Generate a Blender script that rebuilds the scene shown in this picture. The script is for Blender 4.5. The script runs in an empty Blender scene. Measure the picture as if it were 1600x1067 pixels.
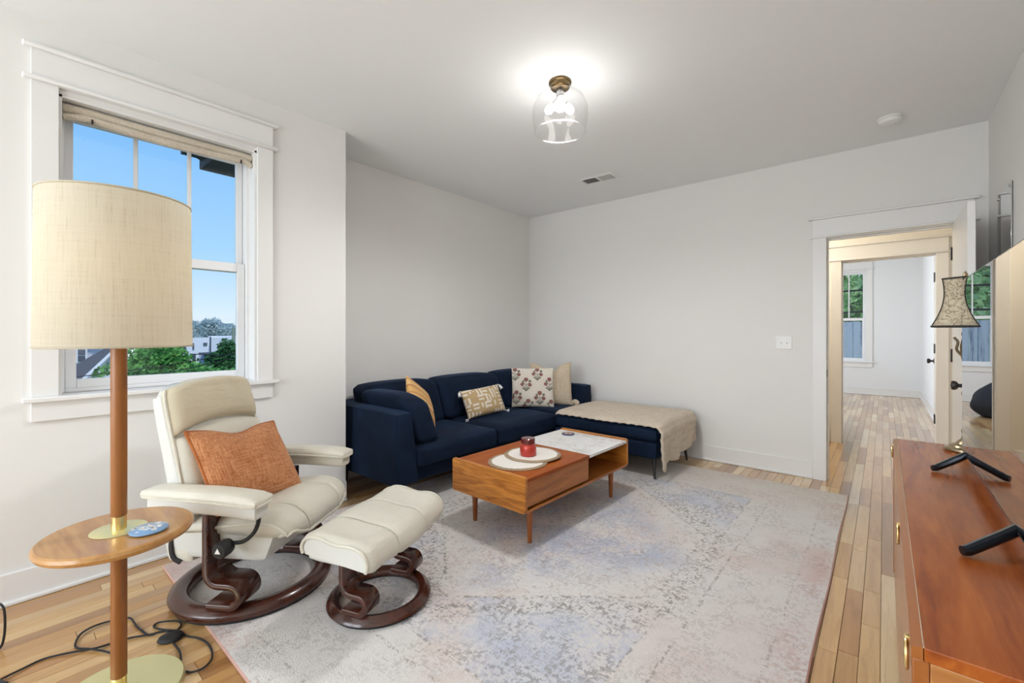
import bpy, bmesh, math, random
from mathutils import Vector, Matrix, noise
random.seed(7)
R = math.radians
scene = bpy.context.scene
C = scene.collection

# ------------------------------------------------------------------ camera
YAW = math.atan2(581, 688)
cam = bpy.data.cameras.new('camera'); camo = bpy.data.objects.new('camera', cam); C.objects.link(camo)
cam.sensor_width = 36; cam.lens = 688.0 / 1600 * 36; cam.shift_y = -13.0 / 1600; cam.clip_start = .02; cam.clip_end = 500
camo.location = (0, 0, 1.242); camo.rotation_euler = (R(90), 0, YAW)
scene.camera = camo
# ------------------------------------------------------------------ world
w = bpy.data.worlds.new('sky'); scene.world = w; w.use_nodes = True
nt = w.node_tree; nt.nodes.clear()
tc = nt.nodes.new('ShaderNodeTexCoord'); sx = nt.nodes.new('ShaderNodeSeparateXYZ'); cr = nt.nodes.new('ShaderNodeValToRGB')
bg = nt.nodes.new('ShaderNodeBackground'); wo = nt.nodes.new('ShaderNodeOutputWorld')
nt.links.new(tc.outputs['Generated'], sx.inputs[0]); nt.links.new(sx.outputs['Z'], cr.inputs[0])
nt.links.new(cr.outputs[0], bg.inputs[0]); nt.links.new(bg.outputs[0], wo.inputs[0])
e = cr.color_ramp.elements
e[0].position = 0; e[0].color = (.88, .95, 1, 1); e[1].position = 1; e[1].color = (.10, .30, .80, 1)
for p, c in ((.05, (.68, .86, 1)), (.15, (.40, .70, 1)), (.33, (.24, .55, 1))):
    k = e.new(p); k.color = (*c, 1)
bg.inputs[1].default_value = 1.05
# ------------------------------------------------------------------ lights
def area(name, loc, rot, sx_, sy_, power, col, spread=180):
    l = bpy.data.lights.new(name, 'AREA'); l.shape = 'RECTANGLE'; l.size = sx_; l.size_y = sy_; l.energy = power; l.color = col; l.spread = R(spread)
    o = bpy.data.objects.new(name, l); C.objects.link(o); o.location = loc; o.rotation_euler = rot
    return o
def point(name, loc, power, col, rad):
    l = bpy.data.lights.new(name, 'POINT'); l.energy = power; l.color = col; l.shadow_soft_size = rad
    o = bpy.data.objects.new(name, l); C.objects.link(o); o.location = loc
    return o
sun = bpy.data.lights.new('sun', 'SUN'); sun.energy = 3.0; sun.angle = R(3); sun.color = (1, .95, .88)
suno = bpy.data.objects.new('sun', sun); C.objects.link(suno); suno.rotation_euler = (R(8), R(42), 0)
# fill lights, added with two unseen window openings behind the camera
area('added_fill_front', (-2.35, -2.67, 1.5), (R(90), 0, 0), 1.2, 1.7, 50, (.90, .955, 1))
area('added_fill_front', (-1.0, -2.67, 1.5), (R(90), 0, 0), 1.1, 1.7, 50, (.90, .955, 1))
# fill light, added with an unseen side opening of the far room
area('added_fill_far_room', (-2.66, 8.9, 1.5), (0, R(-90), 0), 1.5, 2.2, 70, (.90, .95, 1))
# the ceiling lamp of the hallway, and of the living room (its bulbs are built below)
point('hallway_lamp', (-1.05, 5.43, 2.35), 26, (1, .88, .71), .12)
point('ceiling_lamp_glow', (-1.475, 2.191, 2.43), 4.5, (1, .985, .96), .07)
for k in range(3):                                       # light of the three downward bulbs
    l = bpy.data.lights.new('ceiling_bulb', 'SPOT'); l.energy = 23; l.color = (.98, .98, 1); l.spot_size = R(172); l.spot_blend = .6; l.shadow_soft_size = .05
    o = bpy.data.objects.new('ceiling_bulb', l); C.objects.link(o); a = R(-50 + 120 * k); o.location = (-1.475 + .07 * math.cos(a), 2.191 + .07 * math.sin(a), 2.52)
point('floor_lamp_bulb', (-1.99, .282, 1.46), .55, (1, .74, .42), .035)
vs = scene.view_settings
vs.view_transform = 'Standard'; vs.look = 'None'; vs.gamma = 1; vs.exposure = .05; vs.use_curve_mapping = False

# ------------------------------------------------------------------ helpers
class MB:
    def __init__(s): s.v = []; s.f = []
    def add(s, vs_, fs):
        o = len(s.v); s.v += [tuple(q) for q in vs_]; s.f += [tuple(i + o for i in f) for f in fs]; return s
    def box(s, x0, x1, y0, y1, z0, z1, M=None):
        vs_ = [(x, y, z) for z in (z0, z1) for y in (y0, y1) for x in (x0, x1)]
        if M is not None: vs_ = [M @ Vector(q) for q in vs_]
        return s.add(vs_, [(0, 2, 3, 1), (4, 5, 7, 6), (0, 1, 5, 4), (2, 6, 7, 3), (0, 4, 6, 2), (1, 3, 7, 5)])
    def poly(s, pts, d):                                   # extrude a planar polygon by vector d
        n = len(pts); d = Vector(d)
        vs_ = [Vector(p) for p in pts] + [Vector(p) + d for p in pts]
        return s.add(vs_, [tuple(range(n))[::-1], tuple(range(n, 2 * n))] + [(i, (i + 1) % n, n + (i + 1) % n, n + i) for i in range(n)])
    def tube(s, pts, r, n=8, closed=False, cap=True, up=None):
        pts = [Vector(p) for p in pts]; m = len(pts); rr = r if isinstance(r, (list, tuple)) else [r] * m
        t0 = (pts[1] - pts[0]).normalized(); a = up or (Vector((0, 0, 1)) if abs(t0.z) < .9 else Vector((1, 0, 0)))
        nrm = (a - t0 * a.dot(t0)).normalized(); vs_ = []
        for i in range(m):
            if closed: t = (pts[(i + 1) % m] - pts[i - 1]).normalized()
            else: t = (pts[min(i + 1, m - 1)] - pts[max(i - 1, 0)]).normalized()
            nrm = (nrm - t * nrm.dot(t)).normalized(); b = t.cross(nrm)
            for k in range(n):
                an = 2 * math.pi * k / n; vs_.append(pts[i] + (nrm * math.cos(an) + b * math.sin(an)) * rr[i])
        fs = []
        for i in range(m if closed else m - 1):
            j = (i + 1) % m
            for k in range(n): fs.append((i * n + k, i * n + (k + 1) % n, j * n + (k + 1) % n, j * n + k))
        if cap and not closed: fs += [tuple(range(n))[::-1], tuple(range((m - 1) * n, m * n))]
        return s.add(vs_, fs)
    def sweep(s, pts, hw, ht, lat=(0, 1, 0)):              # rectangular section, width along lat
        pts = [Vector(p) for p in pts]; lat = Vector(lat); m = len(pts); vs_ = []
        for i in range(m):
            t = (pts[min(i + 1, m - 1)] - pts[max(i - 1, 0)]).normalized(); n = lat.cross(t).normalized()
            c = pts[i]; q = .25 * ht
            for a, b in ((-hw + q, -ht), (hw - q, -ht), (hw, -ht + q), (hw, ht - q), (hw - q, ht), (-hw + q, ht), (-hw, ht - q), (-hw, -ht + q)):
                vs_.append(c + lat * a + n * b)
        fs = [(i * 8 + k, i * 8 + (k + 1) % 8, i * 8 + 8 + (k + 1) % 8, i * 8 + 8 + k) for i in range(m - 1) for k in range(8)]
        fs += [tuple(range(8))[::-1], tuple(range((m - 1) * 8, m * 8))]
        return s.add(vs_, fs)
    def lathe(s, prof, c=(0, 0, 0), n=32, closed=False):   # prof [(r,z)]
        vs_ = []; m = len(prof)
        for r, z in prof:
            for k in range(n):
                a = 2 * math.pi * k / n; vs_.append((c[0] + r * math.cos(a), c[1] + r * math.sin(a), c[2] + z))
        fs = []
        for i in range(m if closed else m - 1):
            j = (i + 1) % m
            for k in range(n): fs.append((i * n + k, i * n + (k + 1) % n, j * n + (k + 1) % n, j * n + k))
        if not closed:
            if prof[0][0] > 1e-4: fs.append(tuple(range(n))[::-1])
            if prof[-1][0] > 1e-4: fs.append(tuple(range((m - 1) * n, m * n)))
        return s.add(vs_, fs)
    def grid(s, fn, nu, nv, closed_u=False):
        vs_ = [fn(i / (nu if closed_u else nu - 1), j / (nv - 1)) for j in range(nv) for i in range(nu)]
        fs = [(j * nu + i, j * nu + (i + 1) % nu, (j + 1) * nu + (i + 1) % nu, (j + 1) * nu + i) for j in range(nv - 1) for i in range(nu if closed_u else nu - 1)]
        return s.add(vs_, fs)
    def soft(s, x0, x1, y0, y1, z0, z1, r=.05, n=10, crown=0, crownx=0, fn=None):   # rounded, puffed box
        c = Vector(((x0 + x1) / 2, (y0 + y1) / 2, (z0 + z1) / 2)); h = Vector(((x1 - x0) / 2, (y1 - y0) / 2, (z1 - z0) / 2))
        r = min(r, h.x * .98, h.y * .98, h.z * .98); ids = {}; vs_ = []; fs = []
        def vert(p):
            k = tuple(round(q, 4) for q in p)
            if k in ids: return ids[k]
            q = Vector((p[0] * h.x, p[1] * h.y, p[2] * h.z)); core = Vector([max(-(h[i] - r), min(h[i] - r, q[i])) for i in range(3)])
            d = q - core
            if d.length > 1e-7:
                mx = max(abs(d[i]) for i in range(3)); d = d.normalized() * r if sum(abs(x) > r * .98 for x in d) else d.normalized() * mx
            u = core + d
            fx, fy, fz = (1 - p[0] ** 2), (1 - p[1] ** 2), (1 - p[2] ** 2)
            u.z += crown * fx ** .6 * fy ** .6 * p[2]; u.x += crownx * fy ** .6 * fz ** .6 * p[0]
            if fn: u = fn(u, p)
            ids[k] = len(vs_); vs_.append(c + u); return ids[k]
        def par(i):                                       # cluster samples near the edges
            t = -1 + 2 * i / n; return math.copysign(1 - (1 - abs(t)) ** 1.5, t) if False else t
        for ax in range(3):
            a, b = (ax + 1) % 3, (ax + 2) % 3
            for sg in (-1, 1):
                for i in range(n):
                    for j in range(n):
                        q = []
                        for ii, jj in ((i, j), (i + 1, j), (i + 1, j + 1), (i, j + 1)):
                            p = [0, 0, 0]; p[ax] = sg; p[a] = par(ii); p[b] = par(jj); q.append(vert(p))
                        fs.append(tuple(q) if sg > 0 else tuple(q[::-1]))
        return s.add(vs_, fs)
    def build(s, name, mat, parent=None, smooth=True, bevel=0, ang=35, kind=None, fix=True):
        me = bpy.data.meshes.new(name); me.from_pydata(s.v, [], s.f)
        if fix:
            bm = bmesh.new(); bm.from_mesh(me); bmesh.ops.recalc_face_normals(bm, faces=bm.faces); bm.to_mesh(me); bm.free()
        if mat: me.materials.append(mat)
        if smooth:
            me.polygons.foreach_set('use_smooth', [True] * len(me.polygons)); me.set_sharp_from_angle(angle=R(ang))
        o = bpy.data.objects.new(name, me); C.objects.link(o)
        if parent: o.parent = parent
        if bevel:
            b = o.modifiers.new('bevel', 'BEVEL'); b.width = bevel; b.segments = 2; b.limit_method = 'ANGLE'; b.angle_limit = R(40); b.harden_normals = False
        if kind: o['kind'] = kind
        return o
def bx(name, mat, parent, *a, bevel=.002, **k): return MB().box(*a).build(name, mat, parent, bevel=bevel, **k)
def thing(name, label, cat, loc=(0, 0, 0), rz=0, group=None):
    o = bpy.data.objects.new(name, None); C.objects.link(o); o.location = loc; o.rotation_euler = (0, 0, rz); o.empty_display_size = .1
    o['label'] = label; o['category'] = cat
    if group: o['group'] = group
    return o
def tag(o, label, cat, group=None):
    o['label'] = label; o['category'] = cat
    if group: o['group'] = group
    return o
def struct(name, loc=(0, 0, 0)):
    o = bpy.data.objects.new(name, None); C.objects.link(o); o.location = loc; o['kind'] = 'structure'; o.empty_display_size = .1; return o
def spline(pts, k=6):                                     # Catmull-Rom through points
    P_ = [Vector(p) for p in pts]; P_ = [P_[0] * 2 - P_[1]] + P_ + [P_[-1] * 2 - P_[-2]]; out = []
    for i in range(1, len(P_) - 2):
        a, b, c, d = P_[i - 1:i + 3]
        for j in range(k):
            t = j / k; out.append(.5 * ((2 * b) + (c - a) * t + (2 * a - 5 * b + 4 * c - d) * t * t + (3 * b - a - 3 * c + d) * t ** 3))
    out.append(P_[-2]); return out
def lin(h):
    v = [int(h[i:i + 2], 16) / 255 for i in (0, 2, 4)]; return tuple(x / 12.92 if x < .04045 else ((x + .055) / 1.055) ** 2.4 for x in v)

# ------------------------------------------------------------------ materials
class NT:
    def __init__(s, name):
        s.m = bpy.data.materials.new(name); s.m.use_nodes = True; s.t = s.m.node_tree; s.b = s.t.nodes['Principled BSDF']; s.out = s.t.nodes['Material Output']
    def n(s, ty, **k):
        q = s.t.nodes.new(ty)
        for a, v in k.items(): setattr(q, a, v)
        return q
    def l(s, a, b): s.t.links.new(a, b)
    def set(s, inp, v):
        if hasattr(v, 'is_output') or isinstance(v, bpy.types.NodeSocket): s.l(v, inp)
        else: inp.default_value = v
    def math(s, op, a, b=0.0, c=None, clamp=False):
        q = s.n('ShaderNodeMath', operation=op, use_clamp=clamp); s.set(q.inputs[0], a); s.set(q.inputs[1], b)
        if c is not None: s.set(q.inputs[2], c)
        return q.outputs[0]
    def coord(s, scale=(1, 1, 1), kind='Object', rot=(0, 0, 0), loc=(0, 0, 0)):
        t = s.n('ShaderNodeTexCoord'); m = s.n('ShaderNodeMapping'); m.inputs['Scale'].default_value = scale; m.inputs['Rotation'].default_value = rot; m.inputs['Location'].default_value = loc
        s.l(t.outputs[kind], m.inputs[0]); return m.outputs[0]
    def noise(s, v, scale, detail=3, rough=.55, dist=0):
        q = s.n('ShaderNodeTexNoise'); s.l(v, q.inputs['Vector']); q.inputs['Scale'].default_value = scale; q.inputs['Detail'].default_value = detail; q.inputs['Roughness'].default_value = rough; q.inputs['Distortion'].default_value = dist
        return q.outputs['Fac']
    def ramp(s, f, stops, interp='LINEAR'):
        q = s.n('ShaderNodeValToRGB'); s.set(q.inputs[0], f); el = q.color_ramp.elements; q.color_ramp.interpolation = interp
        while len(el) < len(stops): el.new(.5)
        for i, (p, c) in enumerate(stops):
            el[i].position = p; el[i].color = (*c, 1) if isinstance(c, tuple) else (c, c, c, 1)
        return q.outputs[0]
    def mix(s, f, a, b, mode='MIX'):
        q = s.n('ShaderNodeMix', data_type='RGBA', blend_type=mode); s.set(q.inputs[0], f)
        for i, v in ((6, a), (7, b)): s.set(q.inputs[i], (*v, 1) if isinstance(v, tuple) and len(v) == 3 else v)
        return q.outputs[2]
    def bump(s, h, strength=.2, dist=.01):
        q = s.n('ShaderNodeBump'); q.inputs['Strength'].default_value = strength; q.inputs['Distance'].default_value = dist; s.l(h, q.inputs['Height']); s.l(q.outputs[0], s.b.inputs['Normal'])
    def p(s, **k):
        for a, v in k.items():
            i = s.b.inputs[{'base': 'Base Color', 'rough': 'Roughness', 'metal': 'Metallic', 'coat': 'Coat Weight', 'coatr': 'Coat Roughness', 'sheen': 'Sheen Weight', 'sheent': 'Sheen Tint', 'ior': 'IOR', 'spec': 'Specular IOR Level', 'em': 'Emission Color', 'es': 'Emission Strength', 'alpha': 'Alpha'}[a]]
            s.set(i, (*v, 1) if isinstance(v, tuple) and len(v) == 3 else v)
        return s
def plain(name, base, rough=.5, var=.04, scale=6, bump=0, bscale=60, **k):
    t = NT(name); v = t.coord(); f = t.noise(v, scale)
    t.p(base=t.mix(f, tuple(c * (1 - var) for c in base), tuple(min(1, c * (1 + var)) for c in base)), rough=rough, **k)
    if bump: t.bump(t.noise(v, bscale, 4), bump, .004)
    return t.m
def wood(name, dark, light, axis='Y', rough=.35, coat=0, scale=1.0, fig=0.5, mid=None, dist=.6, spec=.5):
    t = NT(name); st = {'X': (.12, 1, 1), 'Y': (1, .12, 1), 'Z': (1, 1, .12)}[axis]
    v = t.coord(tuple(a * scale for a in st)); n1 = t.noise(v, 5, 4, .6, dist); n2 = t.noise(v, 70, 3, .6, .2); n3 = t.noise(v, 18, 3, .5, 1.2)
    w_ = t.math('SINE', t.math('MULTIPLY', n1, 38.0)); a = t.math('ADD', t.math('MULTIPLY', t.math('ADD', t.math('MULTIPLY', w_, .5), .5), .28 * fig), t.math('MULTIPLY', n1, .7))
    a = t.math('ADD', a, t.math('MULTIPLY', t.math('SUBTRACT', n3, .5), .45)); a = t.math('ADD', a, t.math('MULTIPLY', t.math('SUBTRACT', n2, .5), .28))
    stops = [(.15, dark), (.75, light)] if not mid else [(.12, dark), (.42, mid), (.8, light)]
    t.p(base=t.ramp(a, stops), rough=rough, coat=coat, coatr=.12, spec=spec); t.bump(n2, .06, .002); return t.m
def thin_glass(name, tint=(1, 1, 1), lo=.03, hi=.9, rough=0.0):
    t = NT(name); t.t.nodes.remove(t.b); g = t.n('ShaderNodeBsdfGlossy'); g.inputs['Roughness'].default_value = rough
    tr = t.n('ShaderNodeBsdfTransparent'); tr.inputs[0].default_value = (*tint, 1); lw = t.n('ShaderNodeLayerWeight'); lw.inputs[0].default_value = .5; fac = t.math('ADD', t.math('MULTIPLY', t.math('POWER', lw.outputs['Facing'], 4.0), .55), .035)
    m = t.n('ShaderNodeMixShader'); t.l(fac, m.inputs[0]); t.l(tr.outputs[0], m.inputs[1]); t.l(g.outputs[0], m.inputs[2]); t.l(m.outputs[0], t.out.inputs[0]); return t.m
M = {}
M['wall'] = plain('wall_paint', (.81, .80, .775), .75, .012, 3, .03, 220)
M['ceil'] = plain('ceiling_paint', (.89, .905, .91), .8, .01, 3, .03, 200)
M['trim'] = plain('trim_paint', (.83, .825, .81), .38, .01, 3)
M['hallwall'] = plain('hall_paint_lamp_tint', (.82, .79, .72), .7, .012, 3)  # warm cream of the hall's lamplight is put into this paint
M['farwall'] = plain('far_room_paint_daylight_tint', (.82, .83, .84), .75, .01, 3)  # cool tint of the daylight is put into this paint
M['vinyl'] = plain('window_vinyl', (.86, .87, .88), .35, .01)
M['black'] = plain('black_hardware', (.018, .016, .015), .42, .1)
M['blackrub'] = plain('black_rubber', (.012, .012, .013), .6, .1)
M['glass'] = thin_glass('pane_glass', (.97, .98, .98))
M['globe'] = thin_glass('clear_globe_glass', (.97, .97, .97))
M['whiteplastic'] = plain('white_plastic', (.85, .85, .83), .35, .01)
M['brass'] = plain('brushed_brass', (.80, .62, .28), .28, .05, 30, metal=1.0)
M['agedbrass'] = plain('aged_brass', (.17, .115, .055), .38, .12, 25, metal=1.0)
M['basegold'] = plain('satin_pale_brass', (.80, .76, .42), .34, .03, 8, metal=.75)
M['antique'] = plain('antique_bronze', (.33, .26, .16), .3, .2, 40, metal=.9)
M['silver'] = plain('dull_silver', (.6, .6, .6), .3, .05, 20, metal=1)
M['bulb'] = NT('lit_bulb').p(base=(1, 1, 1), em=(1, .96, .9), es=9.0).m
def floor_mat():
    t = NT('oak_strip_floor'); a = t.n('ShaderNodeAttribute', attribute_name='rnd'); rnd = a.outputs['Fac']
    tcn = t.n('ShaderNodeTexCoord'); mp = t.n('ShaderNodeMapping'); t.l(tcn.outputs['Object'], mp.inputs[0]); mp.inputs['Scale'].default_value = (9, .7, 1)
    off = t.n('ShaderNodeCombineXYZ'); t.l(t.math('MULTIPLY', rnd, 57.0), off.inputs[1]); t.l(t.math('MULTIPLY', rnd, 31.0), off.inputs[0]); t.l(off.outputs[0], mp.inputs['Location'])
    n1 = t.noise(mp.outputs[0], 3.2, 4, .55, .8); n2 = t.noise(mp.outputs[0], 22, 3, .6, .3)
    base = t.ramp(rnd, [(0, lin('a27442')), (.16, lin('c69a60')), (.3, lin('d9b57e')), (.45, lin('ba8a50')), (.6, lin('dcbc8a')), (.75, lin('b28049')), (.88, lin('e6cc9f')), (1, lin('9d6d3d'))])
    g = t.ramp(t.math('ADD', t.math('MULTIPLY', n1, .75), t.math('MULTIPLY', n2, .25)), [(.25, (.72, .64, .56)), (.5, (.95, .94, .92)), (.75, (1.1, 1.1, 1.1))])
    knot = t.noise(mp.outputs[0], 1.1, 2, .5, 1.5)
    c = t.mix(1.0, base, g, 'MULTIPLY'); c = t.mix(t.ramp(knot, [(.72, 0.0), (.8, .55)]), c, lin('7a4d28'))
    t.p(base=c, rough=.30, coat=.9, coatr=.17); t.bump(n2, .05, .001); return t.m
M['floor'] = floor_mat()
def marble():
    t = NT('white_marble'); v = t.coord(); n1 = t.noise(v, 5, 6, .6, 1.6); vein = t.math('ABSOLUTE', t.math('SUBTRACT', n1, .5))
    n2 = t.noise(v, 2.2, 3); c = t.ramp(vein, [(0, (.55, .53, .50)), (.02, (.70, .69, .67)), (.06, (.80, .80, .79))]); c = t.mix(t.ramp(n2, [(.45, 0.0), (.6, 1.0)]), (.82, .82, .81), c)
    t.p(base=c, rough=.25); return t.m
M['marble'] = marble()
M['walnut'] = wood('acorn_walnut', lin('8a4a18'), lin('c87f36'), 'Y', .34, .15, 1.0, .7)
M['walnutend'] = wood('acorn_walnut_end', lin('8a4812'), lin('d08836'), 'X', .36, .1, 1.3, .9, dist=1.3)
M['walnutred'] = wood('red_walnut_top', lin('84380e'), lin('b4611f'), 'Y', .42, .0, 1.0, .5, spec=.22)
M['walnutleg'] = wood('walnut_leg', lin('7a3f1a'), lin('a5602c'), 'Z', .38, .1)
M['consoletop'] = wood('console_walnut_top', lin('74320f'), lin('c4722e'), 'Y', .27, .0, .8, .35, mid=lin('a0521e'), dist=2.2, spec=.38)
M['consoleside'] = wood('console_walnut_side', lin('9c6130'), lin('c48a4c'), 'X', .35, .15, 1.0, .6)
M['consoleedge'] = wood('console_walnut_edge', lin('8a4c20'), lin('a9672f'), 'Y', .3, .2)
M['consoledoor'] = wood('console_door', lin('8a3d1c'), lin('b06a3c'), 'Z', .22, .4)
M['rosewood'] = wood('dark_stained_laminate', lin('2a120b'), lin('562818'), 'X', .26, .4, 1.4, .5)
M['lampwood'] = wood('lamp_oak', lin('7f4a1c'), lin('a86b2e'), 'Z', .38, .1, 1.2, .3)
M['traywood'] = wood('tray_walnut', lin('96602c'), lin('c99a5c'), 'X', .3, .25, 1.2, .6)
def velvet():
    t = NT('navy_velvet'); v = t.coord(); n1 = t.noise(v, 3.2, 4, .6, .8); n2 = t.noise(v, 400, 2)
    t.p(base=t.ramp(n1, [(.3, (.004, .009, .022)), (.7, (.008, .019, .045))]), rough=.85, sheen=.20, sheent=(.16, .28, .55), spec=.15); t.b.inputs['Sheen Roughness'].default_value = .35
    t.bump(n2, .12, .002); return t.m
M['velvet'] = velvet()
def leather(name, base, wr=.35):
    t = NT(name); v = t.coord(); n0 = t.noise(v, 3, 3); v2 = t.coord((7, 2.2, 7)); n1 = t.noise(v2, 3, 3, .5, 1.0); n2 = t.noise(v, 260, 3)
    vo = t.n('ShaderNodeTexVoronoi'); t.l(v, vo.inputs['Vector']); vo.inputs['Scale'].default_value = 320
    t.p(base=t.mix(n0, tuple(c * .93 for c in base), tuple(c * 1.05 for c in base)), rough=.42, spec=.45)
    h = t.math('ADD', t.math('MULTIPLY', n1, 1.0), t.math('MULTIPLY', vo.outputs['Distance'], .10)); h = t.math('ADD', h, t.math('MULTIPLY', n2, .05)); t.bump(h, wr, .012); return t.m
M['leather'] = leather('cream_leather', lin('d8d3c4')); M['leatherlamptint'] = leather('lamp_tinted_leather', lin('d2c7ac'), .4); M['leatherpale'] = leather('pale_leather_side', lin('d9d9d3'), .12)  # headrest leather has the lamp's warm tint put into its colour
def weave(name, c1, c2, sc=260, st=.5, sl=None):
    t = NT(name); v = t.coord((1, 1, 1)); va = t.coord((1, .06, 1)); vb = t.coord((.06, 1, 1)); a = t.noise(va, sc, 2); b = t.noise(vb, sc, 2); n = t.noise(v, 6, 3)
    f = t.math('ADD', t.math('MULTIPLY', a, .5), t.math('MULTIPLY', b, .5)); f2 = t.math('ADD', t.math('MULTIPLY', f, .8), t.math('MULTIPLY', n, .2))
    t.p(base=t.ramp(f2, [(.36, c1), (.62, c2)]), rough=.9, spec=.1, sheen=.15); t.bump(f, st, .004); return t.m
M['rust'] = weave('rust_linen', lin('9a5a34'), lin('cf9468'), 180)
M['rustedge'] = weave('rust_piping', lin('96532f'), lin('b8713f'), 180)
M['beigecloth'] = weave('beige_linen', lin('b9a78e'), lin('d8c9b2'), 240, .3)
M['creamcloth'] = weave('cream_linen', lin('d6ccbc'), lin('eae3d6'), 240, .3)
M['blanket'] = weave('quilted_beige', lin('bfae99'), lin('dccfbd'), 200, .3)
M['shadecloth'] = weave('window_shade_cloth', lin('b9ad99'), lin('d9d0c0'), 150, .3)
M['tassel'] = plain('white_cotton', (.85, .84, .82), .9, .05, 50)
def striped():
    t = NT('amber_striped_cotton'); v = t.coord((1, 1, 1), rot=(0, 0, R(8))); s = t.n('ShaderNodeSeparateXYZ'); t.l(v, s.inputs[0])
    f = t.math('FRACT', t.math('MULTIPLY', s.outputs[1], 8.0)); n = t.noise(v, 40, 3)
    c = t.ramp(f, [(0, lin('c98d52')), (.12, lin('c98d52')), (.16, lin('e0b36f')), (.5, lin('d9a663')), (.55, lin('b86c3c')), (.62, lin('b86c3c')), (.66, lin('e3bd80'))]); t.p(base=t.mix(t.math('MULTIPLY', n, .3), c, lin('d7b083')), rough=.9); return t.m
M['striped'] = striped()
def maze():
    t = NT('tan_maze_print'); v = t.coord((1, 1, 1)); s = t.n('ShaderNodeSeparateXYZ'); t.l(v, s.inputs[0]); x, y = s.outputs[0], s.outputs[1]
    K = 13.5
    sxx = t.math('MULTIPLY', x, K * 2); syy = t.math('MULTIPLY', y, K * 2)
    hx = t.math('LESS_THAN', t.math('FRACT', sxx), .55); hy = t.math('LESS_THAN', t.math('FRACT', syy), .55)
    ch = t.n('ShaderNodeTexChecker'); t.l(v, ch.inputs[0]); ch.inputs['Scale'].default_value = K * .66; q = ch.outputs['Fac']
    wn = t.n('ShaderNodeTexVoronoi'); t.l(v, wn.inputs['Vector']); wn.inputs['Scale'].default_value = 14; wn.distance = 'CHEBYCHEV'; wn.inputs['Randomness'].default_value = .5
    sepc = t.n('ShaderNodeSeparateColor'); t.l(wn.outputs['Color'], sepc.inputs[0]); sel = t.math('GREATER_THAN', sepc.outputs[0], .5)
    f = t.math('ADD', t.math('MULTIPLY', hx, sel), t.math('MULTIPLY', hy, t.math('SUBTRACT', 1.0, sel)))
    gap = t.math('GREATER_THAN', wn.outputs['Distance'], .43); f = t.math('MULTIPLY', f, t.math('SUBTRACT', 1.0, gap))
    n = t.noise(v, 200, 2); t.p(base=t.mix(f, lin('c0a478'), lin('e6ddcf')), rough=.9); t.bump(t.math('ADD', f, t.math('MULTIPLY', n, .5)), .35, .003); return t.m
M['maze'] = maze()
def lampshade():
    t = NT('linen_lamp_shade'); t.t.nodes.remove(t.b); v = t.coord((1, 1, 1)); va = t.coord((1, 1, .04)); vb = t.coord((.5, .5, 12)); a = t.noise(va, 210, 3, .6); b = t.noise(vb, 12, 2)
    f = t.math('ADD', t.math('MULTIPLY', a, .7), t.math('MULTIPLY', b, .3)); c = t.ramp(f, [(.30, lin('cdc5b0')), (.46, lin('ddd6c4')), (.7, lin('e2dccb'))])
    d = t.n('ShaderNodeBsdfDiffuse'); tl = t.n('ShaderNodeBsdfTranslucent'); m = t.n('ShaderNodeMixShader'); m.inputs[0].default_value = .42; t.l(c, d.inputs[0]); t.l(c, tl.inputs[0]); t.l(d.outputs[0], m.inputs[1]); t.l(tl.outputs[0], m.inputs[2]); t.l(m.outputs[0], t.out.inputs[0]); return t.m
M['shade'] = lampshade()
def brocade():
    t = NT('embroidered_brocade'); v = t.coord(); n1 = t.noise(v, 26, 2, .5, 2.5); r_ = t.math('ABSOLUTE', t.math('SUBTRACT', n1, .5)); n2 = t.noise(v, 240, 2)
    c = t.ramp(r_, [(0, lin('6f6350')), (.018, lin('7d705b')), (.035, lin('b5a88f')), (.12, lin('c3b79e'))]); t.p(base=t.mix(t.math('MULTIPLY', n2, .35), c, lin('8f836d')), rough=.8); t.bump(r_, .4, .006); return t.m
M['brocade'] = brocade(); M['darktrim'] = plain('dark_shade_trim', (.03, .025, .02), .8, .1)
M['redglass'] = NT('red_candle_glass').p(base=(.40, .025, .02), rough=.12, coat=.6, metal=.25).m
M['redlid'] = NT('red_lid_glass').p(base=(.13, .012, .012), rough=.08, coat=.8).m
M['redwax'] = NT('red_shimmer').p(base=(.50, .045, .03), rough=.3, metal=.3, coat=.4).m
M['slabwhite'] = plain('whitewashed_slab', lin('e8e3da'), .7, .03, 20); M['bark'] = plain('pale_bark', lin('a08a70'), .95, .35, 60, 1, 90)
M['slate'] = plain('tv_bezel', (.04, .042, .045), .3, .05)
M['screen'] = NT('glossy_screen').p(base=(.004, .004, .005), rough=.0, ior=2.0, spec=.8, coat=1.0, coatr=0.0).m
M['tvfoot'] = plain('satin_dark_metal', (.05, .06, .075), .22, .05, metal=.9)
M['mirror'] = NT('mirror_glass').p(base=(.72, .72, .71), rough=.01, metal=1.0).m
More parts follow.
